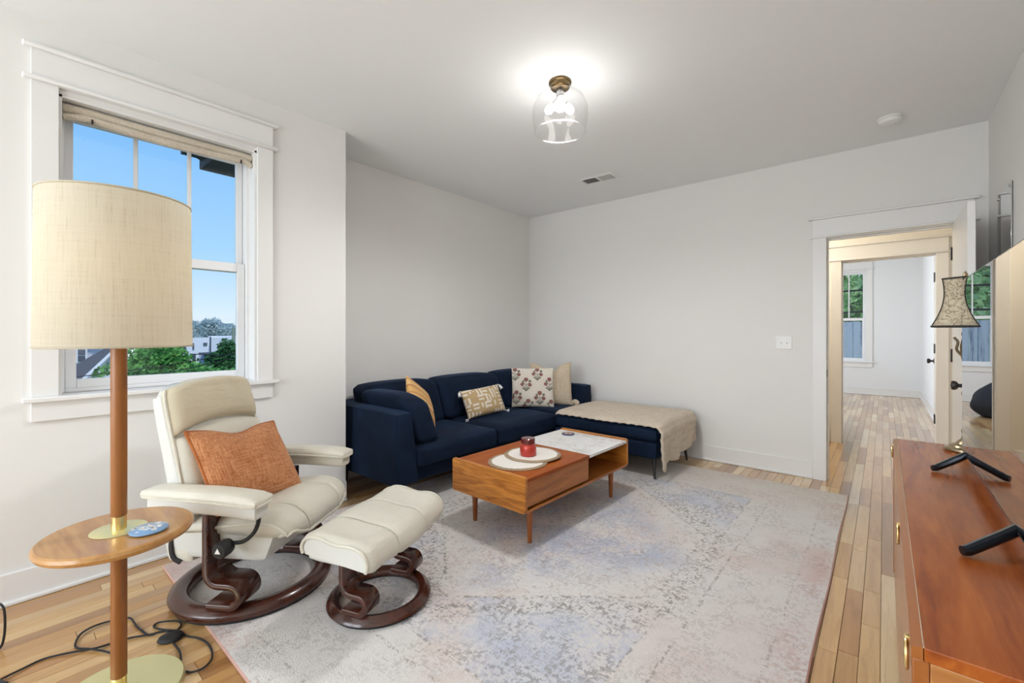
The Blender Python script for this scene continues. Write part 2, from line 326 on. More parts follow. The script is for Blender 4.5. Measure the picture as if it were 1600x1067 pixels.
def rugmat():
    t = NT('faded_oriental_rug'); v = t.coord(); s = t.n('ShaderNodeSeparateXYZ')
    wn = t.n('ShaderNodeTexNoise'); t.l(v, wn.inputs['Vector']); wn.inputs['Scale'].default_value = 9; wn.inputs['Detail'].default_value = 2
    dsp = t.n('ShaderNodeVectorMath', operation='MULTIPLY_ADD'); t.l(wn.outputs['Color'], dsp.inputs[0]); dsp.inputs[1].default_value = (.035, .035, 0); t.l(v, dsp.inputs[2])
    off = t.n('ShaderNodeVectorMath', operation='SUBTRACT'); t.l(dsp.outputs[0], off.inputs[0]); off.inputs[1].default_value = (.0175, .0175, 0)
    t.l(off.outputs[0], s.inputs[0]); ax = t.math('ABSOLUTE', s.outputs[0]); ay = t.math('ABSOLUTE', s.outputs[1])
    hexd = t.math('MAXIMUM', t.math('SUBTRACT', ax, .74), t.math('MULTIPLY', t.math('SUBTRACT', t.math('ADD', ay, t.math('MULTIPLY', ax, .84)), 1.02), .77))
    bor = t.math('MAXIMUM', t.math('SUBTRACT', ax, 1.355), t.math('SUBTRACT', ay, 1.81))          # negative inside, 0 at the edge
    big = t.noise(v, 2.4, 5, .6); med = t.noise(v, 5.5, 4, .6); fine = t.noise(v, 52, 6, .72, .4); fib = t.noise(v, 170, 3, .7)
    vx = t.coord((1, .16, 1)); vy = t.coord((.16, 1, 1)); threads = t.math('MULTIPLY', t.math('ADD', t.noise(vx, 130, 3), t.noise(vy, 130, 3)), .5)
    cream = lin('e3deda'); c = t.mix(fine, lin('e6e2dd'), lin('f7f4f1'))
    # blue and pink fields
    inside = t.math('SUBTRACT', 1.0, t.ramp(hexd, [(.49, 0.0), (.5, 1.0)])) if False else t.math('LESS_THAN', hexd, 0.0)
    core = t.ramp(t.math('ADD', t.math('ADD', t.math('MULTIPLY', ay, .8), ax), t.math('MULTIPLY', t.math('SUBTRACT', fine, .5), .7)), [(.58, 1.0), (.86, 0.0)])
    bmask = t.ramp(t.math('ADD', t.math('MULTIPLY', big, .55), t.math('MULTIPLY', fine, .45)), [(.44, 0.0), (.56, 1.0)])
    pmask = t.ramp(t.math('ADD', t.math('MULTIPLY', t.noise(t.coord(loc=(5, 3, 0)), 1.9, 3), .55), t.math('MULTIPLY', fine, .45)), [(.47, 0.0), (.58, 1.0)])
    c = t.mix(t.math('MULTIPLY', t.math('MULTIPLY', bmask, core), .72), c, lin('a9b9d8'))
    spand = t.math('MULTIPLY', t.math('LESS_THAN', bor, -.545), t.math('SUBTRACT', 1.0, inside))
    ends = t.ramp(t.math('ADD', ay, t.math('MULTIPLY', t.math('SUBTRACT', fine, .5), .6)), [(.5, 0.0), (.8, 1.0)])
    c = t.mix(t.math('MULTIPLY', t.math('MULTIPLY', bmask, t.math('MULTIPLY', spand, ends)), .62), c, lin('bccae4'))
    c = t.mix(t.math('MULTIPLY', t.math('MULTIPLY', pmask, t.math('SUBTRACT', 1.0, t.math('MULTIPLY', bmask, .8))), .5), c, lin('e2c4b6'))
    # taupe motif speckle, strongest along the hexagon's edge, the border lines and in the spandrels
    def near(d, at, wd):
        return t.ramp(t.math('ABSOLUTE', t.math('SUBTRACT', d, at)), [(0, 1.0), (wd, 0.0)])
    tex = t.ramp(t.math('ADD', t.math('MULTIPLY', fine, .62), t.math('MULTIPLY', threads, .38)), [(.50, 0.0), (.53, 1.0)])
    zig = t.math('MULTIPLY', t.math('ABSOLUTE', t.math('SUBTRACT', t.math('FRACT', t.math('MULTIPLY', t.math('ADD', s.outputs[0], s.outputs[1]), 5.5)), .5)), .10)
    hz = t.math('SUBTRACT', hexd, zig)
    k1 = t.math('MAXIMUM', near(hexd, .0, .018), t.math('MULTIPLY', near(hz, .055, .085), .9))
    k2 = t.math('MAXIMUM', near(bor, -.435, .013), near(bor, -.545, .010))
    k2 = t.math('MAXIMUM', k2, t.math('MULTIPLY', near(bor, -.13, .012), .8))
    k3 = t.math('MULTIPLY', t.math('ADD', t.math('MULTIPLY', spand, .40), .42), t.ramp(med, [(.40, 0.0), (.56, 1.0)]))
    k = t.math('MAXIMUM', t.math('MAXIMUM', k1, t.math('MULTIPLY', k2, .8)), t.math('MULTIPLY', k3, .75))
    c = t.mix(t.math('MULTIPLY', t.math('MULTIPLY', tex, k), .85), c, lin('7d7263'))
    tex2 = t.ramp(t.noise(t.coord(loc=(2, 7, 0)), 34, 4, .65, .8), [(.56, 0.0), (.63, 1.0)])
    c = t.mix(t.math('MULTIPLY', t.math('MULTIPLY', tex2, inside), .45), c, lin('b69c8e'))
    # pink worn band by the edge, warm faded far end
    c = t.mix(t.math('MULTIPLY', t.ramp(bor, [(0.0, 0.0), (1.0, 1.0)]) if False else t.math('MULTIPLY', near(bor, -.04, .11), pmask), .55), c, lin('cf9f95'))
    far = t.n('ShaderNodeMapRange'); t.l(s.outputs[1], far.inputs[0]); far.inputs[1].default_value = .9; far.inputs[2].default_value = 1.9
    c = t.mix(t.math('MULTIPLY', far.outputs[0], .55), c, lin('d9cdbb'))
    c = t.mix(t.ramp(fib, [(.3, .18), (.7, 0.0)]), c, lin('8d857c'))
    t.p(base=c, rough=.97, spec=.05, sheen=.2); t.bump(t.math('ADD', fib, t.math('MULTIPLY', fine, .6)), .75, .008); return t.m
M['rug'] = rugmat(); M['rugedge'] = plain('rug_binding', lin('c9a195'), .95, .1, 40)
M['siding'] = plain('grey_siding', lin('c3cad8'), .8, .05, 4); M['housewhite'] = plain('house_white_trim', lin('e6eaf4'), .6, .02); M['shingle'] = plain('dark_shingle', lin('565c6c'), .9, .25, 12)
M['stucco'] = plain('white_stucco', lin('e0e4ee'), .8, .03, 1); M['housewin'] = NT('house_window_glass').p(base=(.06, .08, .12), rough=.08).m
M['eave'] = plain('dark_eave', lin('2a3142'), .6, .15, 6); M['ground'] = plain('lawn_and_street', lin('5c6a50'), .95, .3, .4)
def leafmat(name, a, b):
    t = NT(name); q = t.n('ShaderNodeNewGeometry'); t.t.nodes.remove(t.b); c = t.ramp(q.outputs['Random Per Island'], [(0, a), (1, b)])
    d = t.n('ShaderNodeBsdfDiffuse'); tl = t.n('ShaderNodeBsdfTranslucent'); m = t.n('ShaderNodeMixShader'); m.inputs[0].default_value = .4; t.l(c, d.inputs[0]); t.l(c, tl.inputs[0]); t.l(d.outputs[0], m.inputs[1]); t.l(tl.outputs[0], m.inputs[2]); t.l(m.outputs[0], t.out.inputs[0]); return t.m
M['leafback'] = leafmat('leaf_sunny', lin('5f9a62'), lin('cdeab0')); M['leafnear'] = leafmat('leaf_green', lin('3a7d42'), lin('86c06c')); M['leafdark'] = leafmat('leaf_dark_green', lin('2c5a3c'), lin('5c9460')); M['leaffar'] = leafmat('leaf_haze_tinted', lin('9db4bd'), lin('cddcdc')); M['trunk'] = plain('tree_bark', (.10, .075, .055), .9, .3, 10)  # leaffar: pale haze is put into the colour of the distant leaves
def weathered():
    t = NT('weathered_grey_boards'); v = t.coord((6, 6, .5)); a = t.noise(v, 2.2, 4, .6); b = t.noise(t.coord(), 30, 3)
    t.p(base=t.mix(t.math('MULTIPLY', b, .4), t.ramp(a, [(.34, lin('868fa3')), (.44, lin('e6ebf3')), (.7, lin('f3f5fa'))]), lin('dfe4ee')), rough=.9); return t.m
M['weathered'] = weathered(); M['wire'] = plain('black_cable', (.01, .01, .012), .6, .1)
M['darkbag'] = plain('charcoal_canvas', lin('2a323f'), .8, .15, 12)
M['coasterblue'] = NT('blue_resin').p(base=lin('7fa3c8'), rough=.15, coat=.5).m

# ------------------------------------------------------------------ the room shell
XL, XA, YA, YB, XR, YF, H = -3.06, -3.53, 1.705, 4.54, .565, -2.6, 2.74
Y2, Y2b, YFAR = 6.21, 6.33, 11.46
def s_mesh(name, mat, *boxes):
    m = MB()
    for b in boxes: m.box(*b)
    return m.build(name, mat, None, smooth=False, kind='structure')
# wall_left with the window opening
WY0, WY1, WZ0, WZ1 = .213, 1.096, .935, 2.405
s_mesh('wall_left', M['wall'], (XL - .2, XL, YF - .12, WY0, 0, H), (XL - .2, XL, WY1, YA - .12, 0, H), (XL - .2, XL, WY0, WY1, 0, WZ0), (XL - .2, XL, WY0, WY1, WZ1, H), (XA - .12, XL, YA - .12, YA, 0, H))
s_mesh('wall_alcove', M['wall'], (XA - .12, XA, YA, YB + .12, 0, H))
s_mesh('wall_back', M['wall'], (XA, -.385, YB, YB + .12, 0, H), (.416, XR + .12, YB, YB + .12, 0, H), (-.385, .416, YB, YB + .12, 2.055, H))
s_mesh('wall_right', M['wall'], (XR, XR + .12, YF - .12, YB, 0, H))
s_mesh('wall_front', M['wall'], (XL - .2, -2.96, YF - .12, YF, 0, H), (-2.96, -.44, YF - .12, YF, 0, .65), (-2.96, -.44, YF - .12, YF, 2.35, H), (-1.74, -1.56, YF - .12, YF, .65, 2.35), (-.44, XR, YF - .12, YF, 0, H))  # both window openings are added for the fill lights
s_mesh('ceiling', M['ceil'], (XA - .12, XR + .12, YF - .12, YB + .12, H, H + .12))
# hallway and far room
s_mesh('wall_hall_far', M['hallwall'], (-2.7, -.382, Y2, Y2b, 0, H), (.421, 1.3, Y2, Y2b, 0, H), (-.382, .421, Y2, Y2b, 2.065, H))
s_mesh('wall_hall_left', M['hallwall'], (-1.92, -1.8, YB + .12, Y2, 0, H))
s_mesh('wall_hall_right', M['hallwall'], (1.2, 1.32, YB + .12, Y2, 0, H), (XR + .12, 1.32, YB, YB + .12, 0, H))
s_mesh('ceiling_hall', M['ceil'], (-2.7, 1.32, YB + .12, Y2b, H, H + .12))
s_mesh('ceiling_far_room', M['ceil'], (-2.7, .8, Y2b, YFAR + .15, H, H + .12))
s_mesh('wall_far_room_right', M['farwall'], (.56, .68, Y2b, YFAR, 0, H))
s_mesh('wall_far_room_left', M['farwall'], (-2.72, -2.6, Y2b, 7.8, 0, H), (-2.72, -2.6, 10.0, YFAR, 0, H), (-2.72, -2.6, 7.8, 10, 0, .75), (-2.72, -2.6, 7.8, 10, 2.25, H))  # side opening is added, out of view, for the fill light
FX0, FX1, FZ0, FZ1 = -1.075, -.265, .66, 2.515
s_mesh('wall_far_room_back', M['farwall'], (-2.72, FX0, YFAR, YFAR + .15, 0, H), (FX1, .68, YFAR, YFAR + .15, 0, H), (FX0, FX1, YFAR, YFAR + .15, 0, FZ0), (FX0, FX1, YFAR, YFAR + .15, FZ1, H))

# ---- floor boards, each strip its own piece
floor = MB().box(XA - .12, 1.32, YF - .12, YFAR + .15, -.12, -.0125).build('floor', M['consoleside'], None, smooth=False, kind='structure')
BW = .064
rest_v, rest_f, rest_r = [], [], []
def board(x0, x1, y0, y1, rnd, own):
    g = .0007; c = .0012
    a, b, p, q = x0 + g, x1 - g, y0 + g, y1 - g
    vs_ = [(a, p, -.0125), (b, p, -.0125), (b, q, -.0125), (a, q, -.0125), (a, p, -c), (b, p, -c), (b, q, -c), (a, q, -c), (a + c, p + c, 0), (b - c, p + c, 0), (b - c, q - c, 0), (a + c, q - c, 0)]
    fs = [(0, 1, 5, 4), (1, 2, 6, 5), (2, 3, 7, 6), (3, 0, 4, 7), (4, 5, 9, 8), (5, 6, 10, 9), (6, 7, 11, 10), (7, 4, 8, 11), (8, 9, 10, 11)]
    if own:
        me = bpy.data.meshes.new('floor_board'); me.from_pydata(vs_, [], fs); me.materials.append(M['floor'])
        at = me.attributes.new('rnd', 'FLOAT', 'FACE'); at.data.foreach_set('value', [rnd] * len(fs))
        o = bpy.data.objects.new('floor_board', me); C.objects.link(o); o.parent = floor
    else:
        n = len(rest_v); rest_v.extend(vs_); rest_f.extend(tuple(i + n for i in f) for f in fs); rest_r.extend([rnd] * len(fs))
rb = random.Random(3); nown = 0
x = XA
while x < 1.2:
    y = YF - rb.random() * .6
    while y < YFAR + .1:
        L = rb.choice((.35, .5, .65, .8, 1.0, 1.25)) * rb.uniform(.9, 1.1); y0, y1 = max(y, YF), min(y + L, YFAR + .1); y += L
        if y1 - y0 < .02: continue
        if x > .57 and y0 < 4.7: continue
        xc = x + BW / 2
        own = ((xc > -3.06 and xc < -1.72 and y0 < .62 and y1 > -.05) or (-.24 < xc < .06 and y1 > 1.7 and y0 < 4.7) or (-1.62 < xc < .40 and y1 > 4.2 and y0 < 4.6)
               or (-.42 < xc < .42 and 4.6 <= y0 < 6.25) or (-3.06 < xc < -2.86 and y0 < 1.75 and y1 > .55) or (-3.0 < xc < -2.4 and 1.55 < y1 and y0 < 1.9))
        if own and nown >= 298: own = False
        nown += own
        board(x, x + BW, y0, y1, rb.random(), own)
    x += BW
me = bpy.data.meshes.new('floor_board'); me.from_pydata(rest_v, [], rest_f); me.materials.append(M['floor']); at = me.attributes.new('rnd', 'FLOAT', 'FACE'); at.data.foreach_set('value', rest_r)
o = bpy.data.objects.new('floor_board', me); C.objects.link(o); o.parent = floor; o['kind'] = 'stuff'

# ---- baseboards (board + shoe moulding)
def baseb(name, x0, x1, y0, y1, nx, ny, mat=M['trim'], h=.145):
    r = MB(); t = .016; s_ = .013
    if nx: xa = x0; a = (min(xa, xa + nx * t), max(xa, xa + nx * t), y0, y1, 0, h); b = (min(xa, xa + nx * (t + s_)), max(xa, xa + nx * (t + s_)), y0, y1, 0, .02)
    else: a = (x0, x1, min(y0, y0 + ny * t), max(y0, y0 + ny * t), 0, h); b = (x0, x1, min(y0, y0 + ny * (t + s_)), max(y0, y0 + ny * (t + s_)), 0, .02)
    root = struct(name); bx('baseboard', mat, root, *a, bevel=.003); bx('shoe_moulding', mat, root, *b, bevel=.006)
baseb('baseboard_left', XL, 0, YF, YA, 1, 0); baseb('baseboard_alcove', XA, 0, YA, YB, 1, 0)
baseb('baseboard_back', XA, -.463, YB, 0, 0, -1); baseb('baseboard_right', XR, 0, YF, YB, -1, 0)
baseb('baseboard_hall', -1.8, -.475, Y2, 0, 0, -1); baseb('baseboard_far_back', -2.6, .56, YFAR, 0, 0, -1); baseb('baseboard_far_right', .56, 0, 7.2, YFAR, -1, 0)

# ---- window casings and sashes
def casing_window(root, P, y0, y1, z0, z1, cw=.092, hh=.13, mat=M['trim'], apron=True):
    # P(a0,a1,d0,d1,z0,z1): a along the wall, d out of the wall into the room
    def b(n, *q, bevel=.002): bx(n, mat, root, *P(*q), bevel=bevel)
    b('casing', y0 - cw, y0, 0, .02, z0, z1 + .012); b('casing', y1, y1 + cw, 0, .02, z0, z1 + .012)
    b('cap_moulding', y0 - cw - .028, y1 + cw + .028, 0, .042, z1 + .012, z1 + .030, bevel=.006)
    b('header_board', y0 - cw, y1 + cw, 0, .022, z1 + .030, z1 + .030 + hh)
    b('cap_moulding', y0 - cw - .028, y1 + cw + .028, 0, .042, z1 + .030 + hh, z1 + .050 + hh, bevel=.006)
    b('stool', y0 - cw - .028, y1 + cw + .028, -.10, .048, z0 - .022, z0, bevel=.004)
    if apron: b('apron', y0 - cw, y1 + cw, 0, .02, z0 - .115, z0 - .022)
win = struct('window_1')
PL = lambda a0, a1, d0, d1, z0, z1: (XL + d0, XL + d1, a0, a1, z0, z1)
casing_window(win, PL, WY0, WY1, .94, 2.418)
def sash(root, P, y0, y1, z0, z1, d, st, top, bot, mat, lites=0, lw=.02):
    def b(n, *q, bevel=.003): bx(n, mat, root, *P(*q), bevel=bevel)
    b('stile', y0, y0 + st, d - .035, d, z0, z1); b('stile', y1 - st, y1, d - .035, d, z0, z1)
    b('rail', y0 + st, y1 - st, d - .035, d, z0, z0 + bot); b('rail', y0 + st, y1 - st, d - .035, d, z1 - top, z1)
    ga, gb = y0 + st, y1 - st
    pane = bx('pane', M['glass'], root, *P(ga, gb, d - .020, d - .017, z0 + bot, z1 - top), bevel=0)
    for k in range(1, lites):
        q = ga + (gb - ga) * k / lites; b('muntin', q - lw / 2, q + lw / 2, d - .028, d - .008, z0 + bot, z1 - top, bevel=.003)
def vinyl_window(root, P, y0, y1, z0, z1, zr0, zr1, d0, d1):
    def b(n, *q, bevel=.003): bx(n, M['vinyl'], root, *P(*q), bevel=bevel)
    b('jamb_liner', y0, y0 + .022, d1 - .12, d0 + .02, z0, z1); b('jamb_liner', y1 - .022, y1, d1 - .12, d0 + .02, z0, z1)
    b('head_liner', y0 + .022, y1 - .022, d1 - .12, d0 + .02, z1 - .022, z1); b('sill_liner', y0 + .022, y1 - .022, d1 - .12, d0 + .01, z0, z0 + .02)
    sash(root, P, y0 + .024, y1 - .024, zr0 - .0, z1 - .022, d1, .034, .034, zr1 - zr0 - .02, M['vinyl'], 3)
    sash(root, P, y0 + .024, y1 - .024, z0 + .02, zr0 + .055, d0, .042, .055, .045, M['vinyl'], 0)
# reveal lining (painted extension jambs)
def lining(root, P, y0, y1, z0, z1, dep, mat):
    bx('extension_jamb', mat, root, *P(y0 - .001, y0 + .012, -dep, 0.0, z0, z1), bevel=0); bx('extension_jamb', mat, root, *P(y1 - .012, y1 + .001, -dep, 0.0, z0, z1), bevel=0); bx('extension_jamb', mat, root, *P(y0, y1, -dep, 0.0, z1 - .012, z1 + .001), bevel=0)
lining(win, PL, WY0, WY1, .94, WZ1, .10, M['trim'])
vinyl_window(win, PL, WY0 + .006, WY1 - .006, .94, WZ1 - .006, 1.635, 1.705, -.115, -.155)
win2 = struct('window_2')
PB = lambda a0, a1, d0, d1, z0, z1: (a0, a1, YFAR - d1, YFAR - d0, z0, z1)
casing_window(win2, PB, FX0, FX1, FZ0 + .005, FZ1 + .005, mat=M['trim']); lining(win2, PB, FX0, FX1, FZ0 + .005, FZ1, .06, M['trim'])
vinyl_window(win2, PB, FX0 + .006, FX1 - .006, FZ0 + .005, FZ1 - .006, 1.50, 1.57, -.05, -.09)

# ---- door frames
def doorframe(name, x0, x1, yw, depth, ztop, mat, side=-1, cw=.094):
    r = struct(name); ya, yb = yw, yw + side * .02
    def b(n, x0_, x1_, y0_, y1_, z0_, z1_, bevel=.002): bx(n, mat, r, x0_, x1_, min(y0_, y1_), max(y0_, y1_), z0_, z1_, bevel=bevel)
    b('casing', x0 - cw, x0, ya, yb, 0, ztop + .006); b('casing', x1, x1 + cw, ya, yb, 0, ztop + .006)
    xe = min(x1 + cw + .028, XR - .001) if yw < 5 else x1 + cw + .028
    b('cap_moulding', x0 - cw - .026, xe, ya, yw + side * .036, ztop + .006, ztop + .022, .005)
    b('header_board', x0 - cw, x1 + cw, ya, yw + side * .022, ztop + .022, ztop + .160)
    b('cap_moulding', x0 - cw - .03, xe, ya, yw + side * .042, ztop + .160, ztop + .178, .005)
    y0_, y1_ = yw, yw + depth
    b('jamb', x0 - .016, x0, y0_, y1_, 0, ztop + .015); b('jamb', x1, x1 + .016, y0_, y1_, 0, ztop + .015); b('jamb', x0, x1, y0_, y1_, ztop, ztop + .015)
    b('door_stop', x0, x0 + .011, yw + depth * .42, yw + depth * .72, 0, ztop); b('door_stop', x0 + .011, x1 - .011, yw + depth * .42, yw + depth * .72, ztop - .011, ztop)
    # casing of the other side
    b('casing', x0 - cw, x0, yw + depth, yw + depth - side * .018, 0, ztop + .006); b('casing', x1, x1 + cw, yw + depth, yw + depth - side * .018, 0, ztop + .006); b('header_board', x0 - cw, x1 + cw, yw + depth, yw + depth - side * .02, ztop + .006, ztop + .16)
    return r
f1 = doorframe('trim_1', -.369, .400, YB, .12, 2.04, M['trim'])
MB().box(-.3690, -.3665, YB + .012, YB + .04, .875, .935).build('strike_plate', M['black'], f1, bevel=.0008)
f2 = doorframe('trim_2', -.366, .405, Y2, .12, 2.05, M['trim'])

def knob(parent, x, y, z, sx_):                           # axis along x
    m = MB(); M_ = Matrix.Translation((x, y, z)) @ Matrix.Rotation(R(90) * sx_, 4, 'Y')
    t = MB().lathe([(0, 0), (.032, 0), (.032, .006), (.012, .012), (.011, .030), (.024, .038), (.029, .050), (.026, .062), (0, .067)], n=20)
    m.add([M_ @ Vector(q) for q in t.v], t.f); return m.build('door_knob', M['black'], parent)
def hinge(parent, loc, rz):
    h = MB(); h.box(-.019, .019, -.0015, .0015, -.045, .045); h.tube([(.021, -.004, -.047), (.021, -.004, .047)], .0065, 8)
    o = h.build('hinge', M['black'], parent, bevel=.0005); o.location = loc; o.rotation_euler = (0, 0, rz); return o
def doorleaf(name, hx, hy, ang, w_, z1, knob_side):
    r = struct(name, (hx, hy, 0)); r.rotation_euler = (0, 0, ang)    # leaf runs along local +x
    bx('door_panel', M['trim'], r, .004, w_, -.018, .018, .012, z1, bevel=.002)
    for s_ in (-1, 1):
        k = knob(r, 0, 0, 0, 1); k.rotation_euler = (0, 0, R(90) * s_); k.location = (w_ - .065, .018 * s_, .92)
    for z_ in (.35, 1.08, 1.82): hinge(r, (.004 - .012, -.018, z_), 0)
    MB().box(w_ - .0005, w_ + .0015, -.012, .012, .88, .95).build('latch_plate', M['black'], r, smooth=False); return r
doorleaf('door_1', .399, YB - .014, R(-90), .755, 2.03, 1)
doorleaf('door_2', .420, Y2b + .022, R(86.2), .75, 2.04, 1)
for z_ in (.352, 1.082, 1.822):                          # hinge leaves let into the far jamb
    h = MB().box(.4015, .4055, Y2 + .055, Y2 + .118, z_ - .046, z_ + .046); h.tube([(.403, Y2 + .116, z_ - .05), (.403, Y2 + .116, z_ + .05)], .008, 8); h.build('hinge', M['black'], f2, bevel=.001)

# ================================================================== large furniture
# ---- rug
rug = thing('area_rug', 'large faded cream and blue patterned rug under the coffee table', 'rug', (-1.56, 2.39, 0))
def rugtop(u, v):
    x_ = (u - .5) * 2.70; y_ = (v - .5) * 3.60; return (x_ + .003 * math.sin(y_ * 5) * abs(2 * u - 1) ** 6, y_, .0125 + .0012 * noise.noise((x_ * 9, y_ * 9, 0)))
g = MB().grid(rugtop, 70, 90); n_ = len(g.v); g.grid(lambda u, v: ((u - .5) * 2.70, (v - .5) * 3.60, .0005), 70, 90)
g.build('pile', M['rug'], rug, fix=False)
edge = [rugtop(i / 60, 0) for i in range(60)] + [rugtop(1, i / 80) for i in range(80)] + [rugtop(1 - i / 60, 1) for i in range(60)] + [rugtop(0, 1 - i / 80) for i in range(80)]
MB().tube([(p[0], p[1], .0068) for p in edge], .0062, 6, closed=True).build('bound_edge', M['rugedge'], rug)

# ---- sofa (faces +x, stands in the alcove)
sofa = thing('sectional_sofa', 'long navy velvet sofa along the alcove wall', 'sofa', (-3.0, 3.1, 0))
def SB(x0, x1, y0, y1): return (x0 + 3.0, x1 + 3.0, y0 - 3.1, y1 - 3.1)
V = M['velvet']
MB().soft(*SB(-3.46, -2.53, 1.90, 4.30), .185, .30, .02, 8).build('base', V, sofa)
def armfn(sgn):
    def fn(u, p):
        u = u.copy(); k = (p[2] + 1) / 2
        if p[1] * sgn > 0: u.y -= sgn * .055 * k * max(0, p[1] * sgn)            # the inner face leans
        u.x -= .015 * k * max(0, p[0]); return u
    return fn
MB().soft(*SB(-3.47, -2.51, 1.765, 1.965), .185, .69, .022, 12, fn=armfn(1)).build('armrest', V, sofa)
MB().soft(*SB(-3.47, -2.53, 4.215, 4.42), .185, .66, .022, 12, fn=armfn(-1)).build('armrest', V, sofa)
MB().soft(*SB(-3.50, -3.33, 1.80, 4.42), .185, .685, .022, 10).build('back_frame', V, sofa)
for a, b in ((1.925, 2.765), (2.775, 3.675), (3.685, 4.225)):
    def sf(u, p):
        u = u.copy(); u.z += .006 * noise.noise((u.x * 4 + a, u.y * 4, 1)) * (p[2] > 0); return u
    MB().soft(*SB(-3.34, -2.485, a, b), .29, .438, .035, 14, crown=.018, crownx=.012, fn=sf).build('seat_cushion', V, sofa)
for a, b in ((1.95, 2.70), (2.715, 3.555), (3.57, 4.22)):
    def bf(u, p):
        u = u.copy(); k = (p[2] + 1) / 2; u.x -= .13 * k; u.z -= .018 * (abs(p[1]) ** 4) * k; u.x += .01 * noise.noise((u.y * 3 + a, u.z * 3, 2)); return u
    MB().soft(*SB(-3.31, -3.06, a, b), .445, .815, .05, 14, crownx=.03, crown=.012, fn=bf).build('back_cushion', V, sofa)
def bol(u, p):
    u = u.copy(); k = (p[2] + 1) / 2; u.y -= .075 * k; u.z -= .05 * k * max(0, p[0]) ** 2; u.x -= .05 * k * max(0, p[0]); return u
MB().soft(*SB(-3.20, -2.52, 1.965, 2.175), .445, .785, .05, 14, crown=.012, fn=bol).build('side_cushion', V, sofa)
for x_, y_ in ((-2.60, 1.90), (-2.60, 3.10), (-2.60, 4.30), (-3.40, 1.90), (-3.40, 4.30)):
    zf = .0135 if x_ > -2.9 else 0
    MB().lathe([(.010, 0), (.020, .18 - zf)], (x_ + 3, y_ - 3.1, zf), 10).build('leg', M['black'], sofa)

# ---- ottoman at the end of the sofa
ott = thing('sofa_ottoman', 'long navy velvet ottoman against the back wall under a quilt', 'ottoman', (-1.96, 3.97, 0))
def OB(x0, x1, y0, y1): return (x0 + 1.96, x1 + 1.96, y0 - 3.97, y1 - 3.97)
MB().soft(*OB(-2.465, -1.44, 3.565, 4.43), .185, .325, .022, 10).build('base', V, ott)
MB().soft(*OB(-2.47, -1.435, 3.56, 4.435), .325, .452, .05, 14, crown=.016).build('cushion', V, ott)
for x_, y_, dx, dy in ((-1.49, 3.63, .02, -.03), (-1.49, 4.36, .02, .03), (-2.41, 3.63, -.02, -.03), (-2.41, 4.36, -.02, .03)):
    zf = .0135 if y_ < 4.0 else 0
    MB().tube([(x_ + 1.96, y_ - 3.97, .19), (x_ + 1.96 + dx, y_ - 3.97 + dy, zf + .003)], [.022, .009], 8).build('leg', M['black'], ott)
quilt = thing('quilted_throw', 'beige quilted throw draped over the navy ottoman', 'blanket', (-1.96, 3.97, 0))
def qf(u, v, o_=0):
    S = u * 1.37; t_ = v; y_ = 3.555 + t_ * .86 + .01 * math.sin(S * 9); ln = 1.03
    ys = y_
    def pk(a, b): return .009 * (abs(math.sin(a * math.pi / .075)) * abs(math.sin(b * math.pi / .075))) ** .6
    top = .475 + .010 * (1 - (2 * t_ - 1) ** 2); r_ = .05
    if S < ln - r_: X = -2.44 + S; Z = top; nx, nz = 0, 1
    elif S < ln - r_ + r_ * math.pi / 2:
        a = (S - ln + r_) / r_; X = -2.44 + ln - r_ + r_ * math.sin(a); Z = top - r_ + r_ * math.cos(a); nx, nz = math.sin(a), math.cos(a)
    else:
        dd = S - (ln - r_ + r_ * math.pi / 2); X = -2.44 + ln + .012 + .010 * math.sin(t_ * 17 + dd * 5) * dd * 6; Z = top - r_ - dd * (1 - .30 * t_ ** .8) * (1 + .04 * math.sin(t_ * 23)); nx, nz = 1, 0
    p = pk(S, ys) + o_; yy = ys
    if v < .06 and S < ln: Z -= (.06 - v) / .06 * .02 ; yy -= 0
    return (X + nx * p + 1.96, yy - 3.97, Z + nz * p)
q = MB().grid(lambda u, v: qf(u, v), 120, 76).build('quilt_cloth', M['blanket'], quilt, fix=False, ang=180)
sm = q.modifiers.new('thick', 'SOLIDIFY'); sm.thickness = .010; sm.offset = 1 if False else -1
sm.offset = 1
MB().tube([Vector(qf(i / 100, 0)) + Vector((0, -.003, .002)) for i in range(101)], .007, 6).build('hem', M['blanket'], quilt)
MB().tube([Vector(qf(1, i / 60)) + Vector((.003, 0, -.003)) for i in range(61)], .007, 6).build('hem', M['blanket'], quilt)

# ---- coffee table
ct = thing('coffee_table', 'mid-century walnut coffee table with a white marble half top', 'table', (-1.806, 2.525, .0135), R(-1.4))
W2, L2 = .306, .61
T0, T1 = .222, .427
def rounded_end(y0, y1):
    pr = [(-W2, T0 + .012), (-W2 + .012, T0), (W2 - .012, T0), (W2, T0 + .012), (W2, T1 - .010), (W2 - .010, T1), (-W2 + .010, T1), (-W2, T1 - .010)]
    return MB().poly([(a, y0, b) for a, b in pr], (0, y1 - y0, 0))
rounded_end(-L2, -L2 + .02).build('end_panel', M['walnutend'], ct, bevel=.0015)
rounded_end(L2 - .02, L2).build('end_panel', M['walnutend'], ct, bevel=.0015)
YM = .065
bx('lift_top', M['walnutred'], ct, -W2 + .004, W2 - .002, -L2 + .0215, YM, .392, .414, bevel=.0015)
bx('front_panel', M['walnut'], ct, W2 - .028, W2 - .008, -L2 + .0215, YM - .006, .252, .391, bevel=.0015)
bx('divider', M['walnut'], ct, -W2 + .02, W2 - .0285, YM - .022, YM - .006, .238, .391)
bx('bottom_shelf', M['walnut'], ct, -W2 + .004, W2 - .002, -L2 + .0205, L2 - .0205, .222, .2375)
bx('back_panel', M['walnut'], ct, -W2 + .004, -W2 + .019, -L2 + .0215, L2 - .0205, .2385, .3915)
bx('marble_slab', M['marble'], ct, -W2 + .004, W2 - .002, YM + .002, L2 - .021, .394, .414, bevel=.002)
